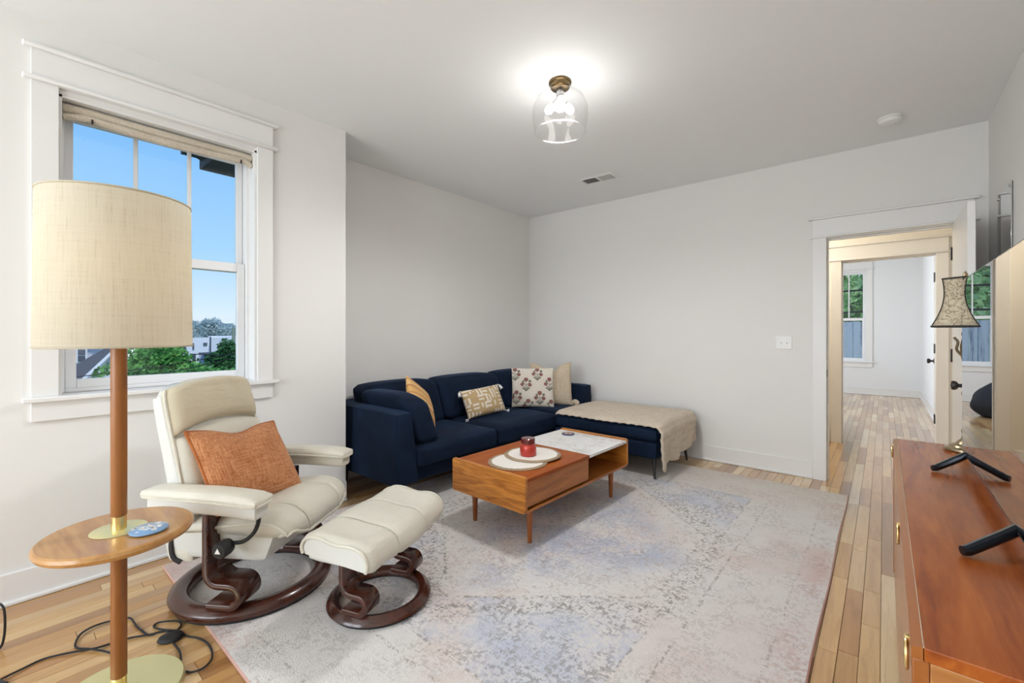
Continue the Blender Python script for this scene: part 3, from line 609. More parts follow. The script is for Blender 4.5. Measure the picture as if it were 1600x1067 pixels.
for sx_ in (-1, 1):
    for sy_ in (-1, 1):
        MB().lathe([(.0115, .001), (.013, .004), (.021, .222)], (sx_ * (W2 - .075), sy_ * (L2 - .13), 0), 16).build('leg', M['walnutleg'], ct)

# ---- recliner chair (local +x is forward)
ch = thing('recliner_chair', 'cream leather recliner with a dark wooden ring base by the window', 'armchair', (-2.38, .85, .0135), R(34))
LE, LP, LT, RW = M['leather'], M['leatherpale'], M['leatherlamptint'], M['rosewood']
def ring(name, ro, ri, h, par):
    w_ = ro - ri; pr = [(ri, .012), (ri + .004, h - .010), (ri + .016, h), (ri + w_ * .55, h + .003), (ro - .022, h - .004), (ro - .005, h - .016), (ro, h - .028), (ro - .006, .014)]
    MB().lathe(pr, n=72, closed=True).build(name, RW, par, ang=60)
    MB().lathe([(ri + .01, 0), (ri + .01, .0135), (ro - .014, .0135), (ro - .014, 0)], n=64, closed=True).build('glide_ring', M['blackrub'], par)
ring('base_ring', .350, .268, .058, ch)
def s_support(par, y_, x0, zt, hw, sc=1.0, zring=.062):
    zl = zring + .010; r2 = .044 * sc; r1 = .055 * sc; zu = zl + 2 * r2; xe = x0 + .105 * sc
    pts = [(x0, y_, zt), (x0, y_, (zt + zu + r1) / 2)] + [(x0 + r1 - r1 * math.cos(R(a)), y_, zu + r1 - r1 * math.sin(R(a))) for a in range(0, 91, 10)]
    pts += [(xe + r2 * math.sin(R(a)), y_, zl + r2 + r2 * math.cos(R(a))) for a in range(0, 181, 12)] + [(xe - .04 * sc, y_, zl), (xe - .10 * sc, y_, zl)]
    MB().sweep(pts, hw, .0135 * sc ** .5).build('curved_support', RW, par, ang=50)
for s_ in (-1, 1): s_support(ch, s_ * .262, .008, .478, .068)
# seat base and seat cushion
def sbf(u, p):
    u = u.copy(); k = (1 - p[2]) / 2; u.y *= 1 - .10 * k; u.x -= .07 * k * (p[0] > 0) * p[0]; return u
MB().soft(-.26, .285, -.265, .265, .225, .375, .02, 8, fn=sbf).build('seat_box', LP, ch)
prof = spline([(-.20, .405), (-.05, .418), (.10, .438), (.22, .452), (.30, .445), (.352, .412), (.372, .368), (.362, .325)], 6)
def sct(u, v):
    i = v * (len(prof) - 1); a = prof[int(i)]; b = prof[min(int(i) + 1, len(prof) - 1)]; q = Vector(a).lerp(Vector(b), i - int(i)); s_ = 2 * u - 1
    vv = v * (1 - .22 * abs(s_) ** 4); i = vv * (len(prof) - 1); a = prof[int(i)]; b = prof[min(int(i) + 1, len(prof) - 1)]; q = Vector(a).lerp(Vector(b), i - int(i))
    wv = .272 + .012 * math.sin(v * math.pi) - .02 * v ** 6; edge_ = max(0, abs(s_) - .82) / .18
    groove = .012 * (math.exp(-((abs(s_) - .50) / .035) ** 2))
    z_ = q[1] - groove + .014 * s_ * s_ - .045 * edge_ ** 2.2 + .008 * math.cos(s_ * math.pi * 1.0) + .004 * noise.noise((q[0] * 14, s_ * 3, 3))
    x_ = q[0] - groove * .6 * (v > .6) - .035 * abs(s_) ** 3 * v
    return (x_, s_ * wv, z_)
m_ = MB().grid(sct, 41, 36); nn = len(m_.v)
m_.grid(lambda u, v: (sct(u, v)[0] - .045 * (v ** 2), sct(u, v)[1] * .97, min(sct(u, v)[2] - .02, .365 - .02 * v)), 41, 36)
seat = m_.build('seat_cushion', LE, ch, fix=False, ang=80)
bmx = bmesh.new(); bmx.from_mesh(seat.data); bmesh.ops.bridge_loops(bmx, edges=[e_ for e_ in bmx.edges if e_.is_boundary]); bmesh.ops.recalc_face_normals(bmx, faces=bmx.faces); bmx.to_mesh(seat.data); bmx.free()
seat.data.polygons.foreach_set('use_smooth', [True] * len(seat.data.polygons))
rim = [Vector(sct(0, j / 24)) for j in range(6, 25)] + [Vector(sct(i / 30, 1)) for i in range(1, 30)] + [Vector(sct(1, j / 24)) for j in range(24, 5, -1)]
MB().tube(rim, .0075, 8).build('piping', LE, seat)
for s_ in (.25, .75): MB().tube([Vector(sct(s_, j / 30)) + Vector((.003, 0, .005)) for j in range(6, 30)], .0035, 6).build('seam', LE, seat)
# backrest: shell, lumbar cushion, headrest
bp = spline([(-.115, .40), (-.165, .55), (-.205, .70), (-.245, .84), (-.272, .95), (-.285, 1.005)], 6)
def backc(h):
    i = h * (len(bp) - 1); k = min(int(i), len(bp) - 2); q = Vector(bp[k]).lerp(Vector(bp[k + 1]), i - k); t_ = (Vector(bp[k + 1]) - Vector(bp[k])).normalized(); return q, Vector((t_[1], -t_[0], 0))
def halfw(h): return .285 - .030 * h - .055 * max(0, (h - .72) / .28) ** 2.4
def toph(s_): return 1 - .15 * abs(s_) ** 2.6
def back_panel(name, h0, h1, th, mat, wk, grooves, par, nu=33, nv=26):
    def fr(u, v, off):
        s_ = 2 * u - 1; a = h0(s_); b = h1(s_); h = a + (b - a) * v
        q, n_ = backc(max(0, min(1, h))); ee = (1 - abs(s_) ** 5) * (1 - abs(2 * v - 1) ** 6); gr = sum(.013 * math.exp(-((abs(s_) - g_) / .04) ** 2) for g_ in grooves)
        d = off + (th * max(0, ee) ** .45 - gr * ee + .006 * noise.noise((s_ * 3, h * 7, th * 50)) * ee if off > -.001 else 0)
        wing = .018 * abs(s_) ** 2.5
        return (q[0] + n_[0] * (d + wing), s_ * halfw(h) * wk, q[1] + n_[1] * (d + wing))
    m_ = MB().grid(lambda u, v: fr(u, v, 0), nu, nv); m_.grid(lambda u, v: fr(u, v, -.012), nu, nv)
    o_ = m_.build(name, mat, par, fix=False, ang=180); b_ = bmesh.new(); b_.from_mesh(o_.data); bmesh.ops.bridge_loops(b_, edges=[e_ for e_ in b_.edges if e_.is_boundary]); bmesh.ops.recalc_face_normals(b_, faces=b_.faces); b_.to_mesh(o_.data); b_.free(); o_.data.polygons.foreach_set('use_smooth', [True] * len(o_.data.polygons))
    return o_, fr
hb = lambda s_: .475 + .055 * (1 - s_ * s_)
back, bfr = back_panel('backrest_cushion', lambda s_: .02, hb, .075, LE, .985, (.60,), ch)
head, hfr = back_panel('headrest', hb, toph, .070, LT, .985, (), ch)
for s_ in (0, 1):
    MB().tube([Vector(hfr(s_, j / 20, 0)) + Vector((.004, 0, 0)) for j in range(21)], .007, 8).build('piping', LE, head)
    MB().tube([Vector(bfr(s_, j / 20, 0)) + Vector((.004, 0, 0)) for j in range(21)], .007, 8).build('piping', LE, back)
def shell(u, v):
    a = u * 2 * math.pi; h = v; s_ = math.cos(a); q, n_ = backc(toph(s_) * h if h > .8 else h); dep = (.045 if math.sin(a) > 0 else .085) * (1 - .35 * h)
    sg = math.copysign(abs(math.cos(a)) ** .55, math.cos(a)); dd = math.copysign(abs(math.sin(a)) ** .55, math.sin(a)) * dep - .02
    wing = .015 * abs(sg) ** 2.5
    return (q[0] + n_[0] * (dd + wing), sg * halfw(h) * 1.005, q[1] + n_[1] * (dd + wing))
m_ = MB().grid(shell, 48, 24, closed_u=True); n0 = len(m_.v); m_.f.append(tuple(range(n0 - 48, n0))); m_.f.append(tuple(range(48))[::-1]); m_.build('back_shell', LP, ch, ang=70)
MB().soft(-.26, -.12, -.245, .245, .20, .42, .03, 8).build('rear_panel', LE, ch)
for s_ in (-1, 1): MB().sweep(spline([(-.20, s_ * .250, .36), (-.222, s_ * .250, .29), (-.212, s_ * .250, .232), (-.18, s_ * .246, .208)], 5), .006, .010).build('strap', M['blackrub'], ch)
# arms
for s_ in (-1, 1):
    def af(u, p, s_=s_):
        u = u.copy(); u.y += s_ * .012 * p[0]; u.z -= .012 * max(0, p[0]) ** 2; u.y *= 1 + .12 * p[0]; return u
    body = MB().soft(-.225, .292, s_ * .345 - .042, s_ * .345 + .042, .484, .545, .018, 10, fn=af).build('armrest', LP if s_ < 0 else LE, ch)
    pad = MB().soft(-.245, .305, s_ * .345 - .056, s_ * .345 + .056, .538, .574, .018, 12, crown=.010, fn=af).build('arm_pad', LE, body)
    loop = []
    for k in range(48):
        a = 2 * math.pi * k / 48; cx_ = math.copysign(abs(math.cos(a)) ** .35, math.cos(a)); cy_ = math.copysign(abs(math.sin(a)) ** .35, math.sin(a)); u_ = af(Vector((cx_ * .276, cy_ * .058, 0)), (cx_, cy_, 0)); loop.append((u_.x + .03, u_.y + s_ * .345, u_.z + .546))
    MB().tube(loop, .0058, 6, closed=True).build('piping', LE, body)
    continue
    u0 = MB().tube([(.300, s_ * .345 + s_ * .012 + .05 * math.cos(a_), .515 + .05 * math.sin(a_)) for a_ in [math.pi * k / 10 + math.pi for k in range(11)]], .0058, 6); u0.build('piping', LE, body)
# lever and knob on the near side
MB().tube(spline([(.105, -.300, .335), (.17, -.312, .350), (.225, -.322, .392), (.252, -.33, .440), (.258, -.335, .478)], 6), .0085, 8).build('lever', M['blackrub'], ch)
kb = MB(); t_ = MB().lathe([(0, 0), (.030, 0), (.034, .012), (.034, .05), (.028, .058), (0, .060)], n=24); Mk = Matrix.Translation((.095, -.30, .325)) @ Matrix.Rotation(R(90), 4, 'X'); kb.add([Mk @ Vector(q) for q in t_.v], t_.f); kn = kb.build('tension_knob', M['blackrub'], ch)
em = MB().poly([(.095 + .016 * math.cos(a_), -.3605, .325 + .016 * math.sin(a_)) for a_ in (R(90), R(210), R(330))], (0, -.0025, 0)).build('emblem', M['silver'], kn, bevel=.001)

# ---- footstool of the recliner
fs_ = thing('recliner_footstool', 'cream leather footstool on a dark wooden ring base', 'footstool', (-1.785, 1.165, .0135), R(20))
ring('base_ring', .232, .172, .045, fs_)
for s_ in (-1, 1): s_support(fs_, s_ * .172, -.035, .305, .046, .80, .050)
fp = spline([(-.185, .318), (-.192, .352), (-.165, .392), (-.10, .408), (-.02, .405), (.06, .398), (.12, .392), (.165, .368), (.186, .325), (.178, .288)], 6)
def fct(u, v):
    i = v * (len(fp) - 1); k = min(int(i), len(fp) - 2); q = Vector(fp[k]).lerp(Vector(fp[k + 1]), i - k); s_ = 2 * u - 1
    gr = .009 * math.exp(-((abs(s_) - .36) / .022) ** 2); ed = max(0, abs(s_) - .88) / .12; puff = .007 * math.cos(s_ * math.pi * 1.4)
    c = Vector((0, .33)); dirv = (Vector((q[0], q[1])) - c).normalized(); d = puff - gr - .022 * ed ** 2 + .004 * noise.noise((q[0] * 12, s_ * 5, 8))
    return (q[0] + dirv.x * d, s_ * .295, q[1] + dirv.y * d + .018 * s_ * s_ * (s_ > 0))
m_ = MB().grid(fct, 61, 46); top_ = m_.build('cushion', LE, fs_, fix=True, ang=180)
sl = top_.modifiers.new('t', 'SOLIDIFY'); sl.thickness = .012; sl.offset = -1
for s_ in (0, 1):
    pts = [Vector(fct(s_, j / 40)) for j in range(41)]; MB().tube(pts, .007, 8).build('piping', LE, top_)
    inner = [(p.x * .96, p.y * .985, p.z - .004) for p in pts]; dirn = .02 if s_ == 0 else -.02
    MB().poly(inner, (0, dirn, 0)).build('end_panel', LP, fs_, ang=50)
for s_ in (.32, .68): MB().tube([Vector(fct(s_, j / 40)) + Vector((0, 0, .004)) for j in range(3, 39)], .003, 6).build('seam', LE, top_)
MB().soft(-.165, .165, -.27, .27, .275, .33, .02, 6).build('seat_pan', LP, fs_)

# ---- console
cn = thing('console_cabinet', 'long reddish walnut media console carrying the television', 'cabinet', (0, 0, 0))
CX0, CX1, CY0, CY1, CT = .033, .50, .942, 2.73, .75
m_ = MB().box(CX0 + .015, CX1, CY0, CY1, CT - .022, CT).build('top_panel', M['consoletop'], cn, bevel=.0015)
MB().poly([(CX0 + .014, CY0, CT), (CX0, CY0, CT - .004), (CX0, CY0, CT - .022), (CX0 + .014, CY0, CT - .022)], (0, CY1 - CY0, 0)).build('top_edging', M['consoleedge'], cn, smooth=False)
bx('inlay_line', M['beigecloth'], cn, CX0 + .0140, CX0 + .0152, CY0, CY1, CT - .001, CT + .0003, bevel=0)
bx('side_panel', M['consoleside'], cn, CX0 + .022, CX1, CY0 + .002, CY0 + .026, .13, CT - .022); bx('side_panel', M['consoleside'], cn, CX0 + .022, CX1, CY1 - .026, CY1 - .002, .13, CT - .022)
bx('corner_stile', M['consoleedge'], cn, CX0 + .001, CX0 + .0215, CY0 + .002, CY0 + .026, .13, CT - .022); bx('corner_stile', M['consoleedge'], cn, CX0 + .001, CX0 + .0215, CY1 - .026, CY1 - .002, .13, CT - .022)
bx('bottom_panel', M['consoleside'], cn, CX0 + .01, CX1, CY0 + .026, CY1 - .026, .13, .15); bx('back_panel', M['consoleside'], cn, CX1 - .012, CX1, CY0 + .026, CY1 - .026, .15, CT - .022)
dl = (CY1 - CY0 - .056) / 3
for k in range(3):
    y0 = CY0 + .028 + k * dl; d_ = bx('door', M['consoledoor'], cn, CX0 + .003, CX0 + .021, y0 + .002, y0 + dl - .002, .152, CT - .026, bevel=.0015)
    yy = y0 + (.035 if k != 2 else dl - .035)
    MB().tube([(CX0 - .004, yy + .020 * math.cos(a_), .700 + .024 * math.sin(a_)) for a_ in [2 * math.pi * i / 24 for i in range(24)]], .0035, 8, closed=True).build('ring_pull', M['brass'], d_)
    MB().box(CX0 - .006, CX0 + .0028, yy - .006, yy + .006, .718, .730).build('pull_mount', M['brass'], d_, bevel=.001)
for x_ in (CX0 + .05, CX1 - .05):
    for y_ in (CY0 + .09, CY1 - .09): MB().lathe([(.011, .0), (.021, .13)], (x_, y_, 0), 14).build('leg', M['walnutleg'], cn)

# ---- television
tv = thing('flat_television', 'large flat television with a glossy screen standing on the console', 'television', (.23, 1.80, CT))
def TB(a): return a
bx('rear_cover', M['slate'], tv, .004, .030, -.56, .56, .052, .69, bevel=.003); bx('bezel', M['slate'], tv, -.004, .0035, -.56, .56, .048, .692, bevel=.001)
bx('screen', M['screen'], tv, -.0052, -.0042, -.556, .556, .056, .688, bevel=0)
for yr, yt in ((1.485 - 1.80, 1.385 - 1.80), (2.275 - 1.80, 2.165 - 1.80)):
    for sg in (-1, 1):
        ft = MB().tube([(.010, yr + .01, .058), (.010 + sg * .03, yr - .02, .042), (.010 + sg * .100, yt + .004, .0125), (.010 + sg * .108, yt, .0118)], [.0125, .0125, .0112, .0105], 10); ft.build('foot', M['tvfoot'], tv)

# ================================================================== smaller things
# ---- cushions
def frame_of(az, tilt, roll, loc):
    n_ = Vector((math.cos(az) * math.cos(tilt), math.sin(az) * math.cos(tilt), math.sin(tilt))); r_ = Vector((0, 0, 1)).cross(n_).normalized(); u_ = n_.cross(r_)
    m = Matrix((r_, u_, n_)).transposed().to_4x4(); return Matrix.Translation(loc) @ m @ Matrix.Rotation(roll, 4, 'Z')
def pillow_fn(w_, h_, t_, chop=0, sag=0, seed=0, conc=.05):
    def fn(u, v, side=1):
        x_ = u * w_ / 2 * (1 - conc * (1 - v * v) * abs(u) ** 2); y_ = v * h_ / 2 * (1 - conc * (1 - u * u) * abs(v) ** 2)
        if v > 0: y_ -= chop * math.exp(-(u / .42) ** 2) * v ** 1.5
        y_ -= sag * (1 - u * u) * 0
        th = t_ / 2 * (max(0, (1 - u * u)) ** .5 * max(0, (1 - v * v)) ** .5) ** .85 * (1 - .18 * v)
        th += .006 * noise.noise((u * 2.5 + seed, v * 2.5, seed)) * (1 - abs(u) ** 4) * (1 - abs(v) ** 4)
        if chop and v > 0: th *= 1 - .35 * math.exp(-(u / .30) ** 2) * v
        return Vector((x_, y_, th * side))
    return fn
def pillow(name, label, w_, h_, t_, mat, loc, az, tilt, roll=0, chop=0, seed=0, conc=.05, edge=None, er=.005):
    root = thing(name, label, 'cushion'); root.matrix_world = frame_of(az, tilt, roll, loc); fn = pillow_fn(w_, h_, t_, chop, 0, seed, conc)
    N = 33; sq = lambda a: math.sin((2 * a - 1) * math.pi / 2)
    m = MB().grid(lambda a, b: fn(sq(a), sq(b), 1), N, N); m.grid(lambda a, b: fn(sq(a), sq(b), -1), N, N); cv = m.build('cover', mat, root, fix=False, ang=180)
    b = bmesh.new(); b.from_mesh(cv.data); bmesh.ops.remove_doubles(b, verts=b.verts, dist=1e-4); bmesh.ops.recalc_face_normals(b, faces=b.faces); b.to_mesh(cv.data); b.free(); cv.data.polygons.foreach_set('use_smooth', [True] * len(cv.data.polygons))
    if edge:
        lp = [fn(sq(i / 24), -1) for i in range(24)] + [fn(1, sq(i / 24)) for i in range(24)] + [fn(sq(1 - i / 24), 1) for i in range(24)] + [fn(-1, sq(1 - i / 24)) for i in range(24)]
        MB().tube(lp, er, 6, closed=True).build('piping', edge, root)
    return root, fn
pillow('rust_cushion', 'rust orange linen cushion on the recliner seat', .475, .405, .15, M['rust'], (-2.366, .812, .612), R(25), R(35), R(-6), chop=.035, seed=1, edge=M['rustedge'], er=.007)
pillow('striped_cushion', 'amber striped cushion tucked behind the sofa side cushion', .40, .38, .13, M['striped'], (-2.935, 2.30, .650), R(34), R(22), R(-32), seed=2)
lum, lf = pillow('lumbar_cushion', 'small tan lumbar cushion with white maze print and tassels', .44, .27, .13, M['maze'], (-2.93, 3.045, .592), R(-12), R(24), R(5), seed=3, conc=.04)
for su in (-1, 1):
    for sv in (-1, 1):
        p = lf(su, sv); q = p + Vector((su * .018, -.012 if sv > 0 else -.004, .004)); tt = MB()
        tt.tube([p, q], .004, 6); d = Vector((su * .010, -.042 if sv > 0 else -.012, .01)); tt.tube([q, q + d * .25, q + d * .5, q + d], [.007, .015, .012, .016], 8)
        tt.build('tassel', M['tassel'], lum)
flo, ff = pillow('floral_cushion', 'cream cushion printed with red and grey flower sprigs', .455, .425, .14, M['creamcloth'], (-2.905, 3.785, .655), R(-50), R(14), R(0), seed=4, conc=.03)
bei, bf2 = pillow('plain_beige_cushion', 'plain beige cushion behind the flower-printed cushion', .455, .475, .16, M['beigecloth'], (-2.85, 4.05, .672), R(-53), R(10), R(1), chop=.11, seed=5, conc=.04, edge=M['beigecloth'], er=.006)
MB().tube([bf2(-.98, -.98), bf2(-.98, -.98) + Vector((-.03, .0, .02))], [.01, .025], 8).build('tassel', M['beigecloth'], bei); MB().tube(spline([bf2(.97, -.97), bf2(.97, -.97) + Vector((.035, .03, .02)), bf2(.97, -.97) + Vector((.075, .002, .03))], 4), [.012, .018, .022, .026, .03, .034, .034, .03, .026][:9], 8).build('ruffle', M['beigecloth'], bei)
PR = {'flower_print': M_red if False else plain('madder_print', lin('8f6058'), .9, .15, 60), 'leaf_print': plain('grey_green_print', lin('77786a'), .9, .15, 60)}
dec = {}
def disc(kind, u0, v0, ru, rv, rot=0, n=9, lob=0):
    pts = []
    for k in range(n * 2 if lob else n):
        a = 2 * math.pi * k / (n * 2 if lob else n); r_ = 1 - (lob if k % 2 else 0); x_ = ru * r_ * math.cos(a); y_ = rv * r_ * math.sin(a); xx = x_ * math.cos(rot) - y_ * math.sin(rot); yy = x_ * math.sin(rot) + y_ * math.cos(rot)
        uu, vv = u0 + xx, v0 + yy
        if abs(uu) > .985 or abs(vv) > .985: uu = max(-.985, min(.985, uu)); vv = max(-.985, min(.985, vv))
        pts.append(ff(uu, vv) + Vector((0, 0, .0022)))
    if max(abs(u0), abs(v0)) > .97: return
    c_ = ff(u0, v0) + Vector((0, 0, .003)); n2 = len(pts); dec[kind].add([c_] + pts, [(0, 1 + i, 1 + (i + 1) % n2) for i in range(n2)])
for (cu, cv) in ((-.84, .66), (.22, .66), (-.32, .12), (.80, .14), (-.78, -.52), (.32, -.56), (-.22, -1.12 + .16), (.86, -.98)):
    dec = {'flower_print': MB(), 'leaf_print': MB()}
    F = 1.42
    D = lambda kd, dx, dy, ru, rv, rot=0, n=9, lob=0: disc(kd, cu + dx * F, cv + dy * F, ru * F, rv * F, rot, n, lob)
    D('flower_print', 0, .17, .085, .085, 0, 8, .22); D('leaf_print', 0, .17, .035, .035, 0, 6); D('flower_print', -.13, .0, .068, .07, 0, 7, .22); D('flower_print', .13, -.02, .07, .075, 0, 7, .22)
    D('leaf_print', .13, .11, .052, .056, 0, 7, .2); D('leaf_print', -.10, .10, .042, .046, 0, 7, .2); D('leaf_print', 0, -.06, .010, .20, 0, 8)
    for k in range(7): D('leaf_print', .10 * math.sin(R(-60 + 20 * k)), -.19 + .012 * abs(k - 3), .018, .07, -R(-60 + 20 * k), 7)
    D('leaf_print', -.065, .03, .014, .075, R(40), 7); D('leaf_print', .06, .0, .014, .08, R(-40), 7); D('leaf_print', -.06, -.09, .014, .06, R(55), 7); D('leaf_print', .06, -.10, .014, .06, R(-55), 7)
    for k, m in dec.items():
        if m.v: m.build(k, PR[k], flo, fix=False)

# ---- floor lamp with tray
fl = thing('floor_lamp', 'wooden floor lamp with a drum shade and round tray', 'lamp', (-1.99, .282, 0))
MB().lathe([(0, .002), (.176, .002), (.180, .006), (.180, .016), (.176, .021), (.05, .024), (.048, .027), (.0, .028)], n=64).build('base', M['basegold'], fl)
def turned(z0, z1, r_, name, mat): return MB().lathe([(r_ - .002, z0), (r_, z0 + .002), (r_, z1 - .002), (r_ - .002, z1)], n=24).build(name, mat, fl)
turned(.027, .075, .0213, 'brass_collar', M['brass']); turned(.075, .535, .0222, 'lower_pole', M['lampwood']); turned(.575, .622, .0208, 'brass_collar', M['brass']); turned(.622, 1.33, .0222, 'upper_pole', M['lampwood'])
turned(1.33, 1.40, .012, 'socket', M['brass']); MB().lathe([(0, 1.395), (.014, 1.40), (.022, 1.43), (.03, 1.465), (.026, 1.495), (0, 1.51)], n=16)
tray = MB().lathe([(0, .540), (.185, .540), (.202, .548), (.208, .560), (.205, .570), (.199, .5745), (0, .5745)], n=72).build('tray', M['traywood'], fl)
MB().lathe([(0, .5748), (.074, .5748), (.076, .5760), (.074, .5772), (0, .5775)], n=48).build('tray_plate', M['basegold'], tray)
sh_b, sh_t = 1.198, 1.692
shade = MB().lathe([(.202, sh_b), (.2035, sh_b + .01), (.1985, sh_t - .01), (.197, sh_t)], n=80)
shade.f = [f for f in shade.f if len(f) == 4]; so = shade.build('shade', M['shade'], fl, ang=180, fix=False)
for z_, r_ in ((sh_b, .2025), (sh_t, .1975)): MB().tube([(r_ * math.cos(a), r_ * math.sin(a), z_) for a in [2 * math.pi * k / 72 for k in range(72)]], .0035, 6, closed=True).build('shade_rim', M['shade'], so)
sp = MB()
for k in range(3): a = 2 * math.pi * k / 3 + .4; sp.tube([(.012 * math.cos(a), .012 * math.sin(a), 1.40), (.19 * math.cos(a), .19 * math.sin(a), 1.66), (.197 * math.cos(a), .197 * math.sin(a), 1.688)], .002, 5)
sp.build('shade_spider', M['brass'], so)
cp = [(-2.4, .01), (-2.404, .022), (-2.424, .071), (-2.439, .133), (-2.395, .214), (-2.36, .267), (-2.353, .315), (-2.341, .359), (-2.301, .417), (-2.279, .461), (-2.253, .498), (-2.276, .521), (-2.316, .515), (-2.366, .468), (-2.36, .445), (-2.322, .45), (-2.275, .475), (-2.238, .506), (-2.176, .518), (-2.126, .54), (-2.067, .556), (-2.001, .556), (-1.944, .538), (-1.917, .503), (-1.928, .474), (-1.951, .462)]
cq = [(-2.019, .462), (-2.08, .472), (-2.157, .471), (-2.203, .47), (-2.26, .472), (-2.285, .452), (-2.299, .419), (-2.396, .399), (-2.482, .392), (-2.51, .379), (-2.537, .339), (-2.546, .288), (-2.52, .242), (-2.462, .218), (-2.421, .22), (-2.384, .242), (-2.332, .273), (-2.269, .303), (-2.17, .31)]
def cordpath(L, z0): return [Vector((x_ + 1.99, y_ - .282, z0 + .004 * (.5 + .5 * math.sin(i * 1.7)))) for i, (x_, y_) in enumerate(L)]
cd = MB(); cd.tube(spline([(-2.9 + 1.99, -.35 - .282, .0042)] + cordpath(cp, .0042), 5), .0038, 6); cd.build('power_cord', M['blackrub'], fl)
MB().tube(spline(cordpath(cq, .005), 5), .0038, 6).build('power_cord', M['blackrub'], fl)
fsw = MB().lathe([(0, 0), (.026, 0), (.030, .006), (.026, .018), (.014, .024), (0, .025)], n=24).build('foot_switch', M['blackrub'], fl); fsw.location = (-2.205 + 1.99, .470 - .282, .0012); fsw.scale = (1.05, 1.5, 1); fsw.rotation_euler = (0, 0, R(-28))
co = thing('pale_blue_coaster', 'round pale blue resin coaster on the lamp tray', 'coaster', (-1.895, .345, .5776)); co.scale = (1, 1, 1)
MB().lathe([(0, 0), (.050, 0), (.053, .002), (.053, .006), (.050, .008), (0, .008)], n=40).build('disc', M['coasterblue'], co)
pt = MB()
for i in range(26):
    a = random.uniform(0, 2 * math.pi); r_ = random.uniform(.006, .044); s_ = random.uniform(.004, .009); th = random.uniform(0, 3)
    pts = [(r_ * math.cos(a) + s_ * math.cos(th + k * 2 * math.pi / 6) * (1 if k % 2 else .6), r_ * math.sin(a) + s_ * math.sin(th + k * 2 * math.pi / 6), .0082) for k in range(6)]; pt.add(pts, [tuple(range(6))])
pt.build('shell_flakes', M['slabwhite'], co, fix=False)
MB().tube(spline([(-2.655, .020, .0045), (-2.648, .030, .004), (-2.640, .034, .05), (-2.632, .036, .13), (-2.640, .030, .172), (-2.66, .012, .178), (-2.70, -.04, .14), (-2.76, -.12, .03), (-2.8, -.2, .0045)], 8), .0042, 6)
tag(MB().tube(spline([(-2.662, -.03, .0045), (-2.650, .020, .0046), (-2.640, .034, .05), (-2.632, .036, .13), (-2.640, .030, .172), (-2.66, .010, .178), (-2.70, -.05, .14), (-2.76, -.13, .03), (-2.8, -.22, .0046), (-2.82, -.34, .0046)], 8), .0042, 6).build('black_cable', M['blackrub']), 'black cable looping up beside the baseboard at the picture edge', 'cable')

# ---- on the coffee table (top at z = .4275)
TZ = .4275
def slab(lbl, x_, y_, r_, z_, seed, tilt=0):
    t = thing('round_slab', lbl, 'placemat', (x_, y_, z_)); rr = lambda a, k=1: r_ * (1 + .025 * noise.noise((math.cos(a) * 2, math.sin(a) * 2, seed)) + .014 * k * noise.noise((math.cos(a) * 14, math.sin(a) * 14, seed)))
    m = MB(); n = 90; an = [2 * math.pi * k / n for k in range(n)]
    m.poly([((rr(a, 0) - .018) * math.cos(a), (rr(a, 0) - .018) * math.sin(a), .0012) for a in an], (0, 0, .0075)); m.build('face', M['slabwhite'], t, ang=50)
    b = MB(); vs_ = []
    for k, a in enumerate(an):
        for d, z2 in ((-.022, 0), (0, 0), (.002 * (k % 3), .004), (-.004, .0095), (-.022, .0095 - .001 * (k % 2))): q = rr(a, 2) + d; vs_.append((q * math.cos(a), q * math.sin(a), z2 + (0.0001)))
    b.add(vs_, [(k * 5 + j, ((k + 1) % n) * 5 + j, ((k + 1) % n) * 5 + (j + 1) % 5, k * 5 + (j + 1) % 5) for k in range(n) for j in range(5)]); b.build('bark_rim', M['bark'], t); t.rotation_euler = (tilt, 0, 0); return t
slab('white round slab with bark rim lying lowest on the table', -1.768, 2.150, .186, TZ, 1)
slab('white round slab with bark rim holding the red candle', -1.775, 2.315, .184, TZ + .0100, 5)
cdl = thing('candle_jar', 'red glass jar candle with a lid on the coffee table', 'candle', (-1.772, 2.262, TZ + .0190))
MB().lathe([(0, .0), (.046, .0), (.052, .006), (.0535, .02), (.0535, .055), (.049, .070), (.043, .076), (.043, .079), (0, .079)], n=40).build('jar', M['redwax'], cdl)
MB().lathe([(0, .0792), (.045, .0792), (.047, .084), (.046, .100), (.0455, .110), (.042, .113), (0, .114)], n=40).build('lid', M['redlid'], cdl)
bc = thing('patterned_coaster', 'round dark blue patterned coaster on the marble', 'coaster', (-1.945, 3.005, TZ))
MB().lathe([(0, 0), (.050, 0), (.052, .002), (.052, .006), (.050, .007), (0, .007)], n=40).build('disc', NT('navy_ceramic').p(base=lin('2b3560'), rough=.25).m, bc)
pm = MB(); pw = MB()
for k in range(12):
    a = 2 * math.pi * k / 12; T_ = pm if k % 2 == 0 else pw; c1 = (.024 * math.cos(a), .024 * math.sin(a)); T_.add([(c1[0] + .017 * math.cos(a), c1[1] + .017 * math.sin(a), .0073), (c1[0] - .006 * math.sin(a), c1[1] + .006 * math.cos(a), .0073), (c1[0] - .015 * math.cos(a), c1[1] - .015 * math.sin(a), .0073), (c1[0] + .006 * math.sin(a), c1[1] - .006 * math.cos(a), .0073)], [(0, 1, 2, 3)])
pm.build('rust_petals', NT('rust_glaze').p(base=lin('c07850'), rough=.3).m, bc, fix=False); pw.build('white_petals', M['slabwhite'], bc, fix=False)

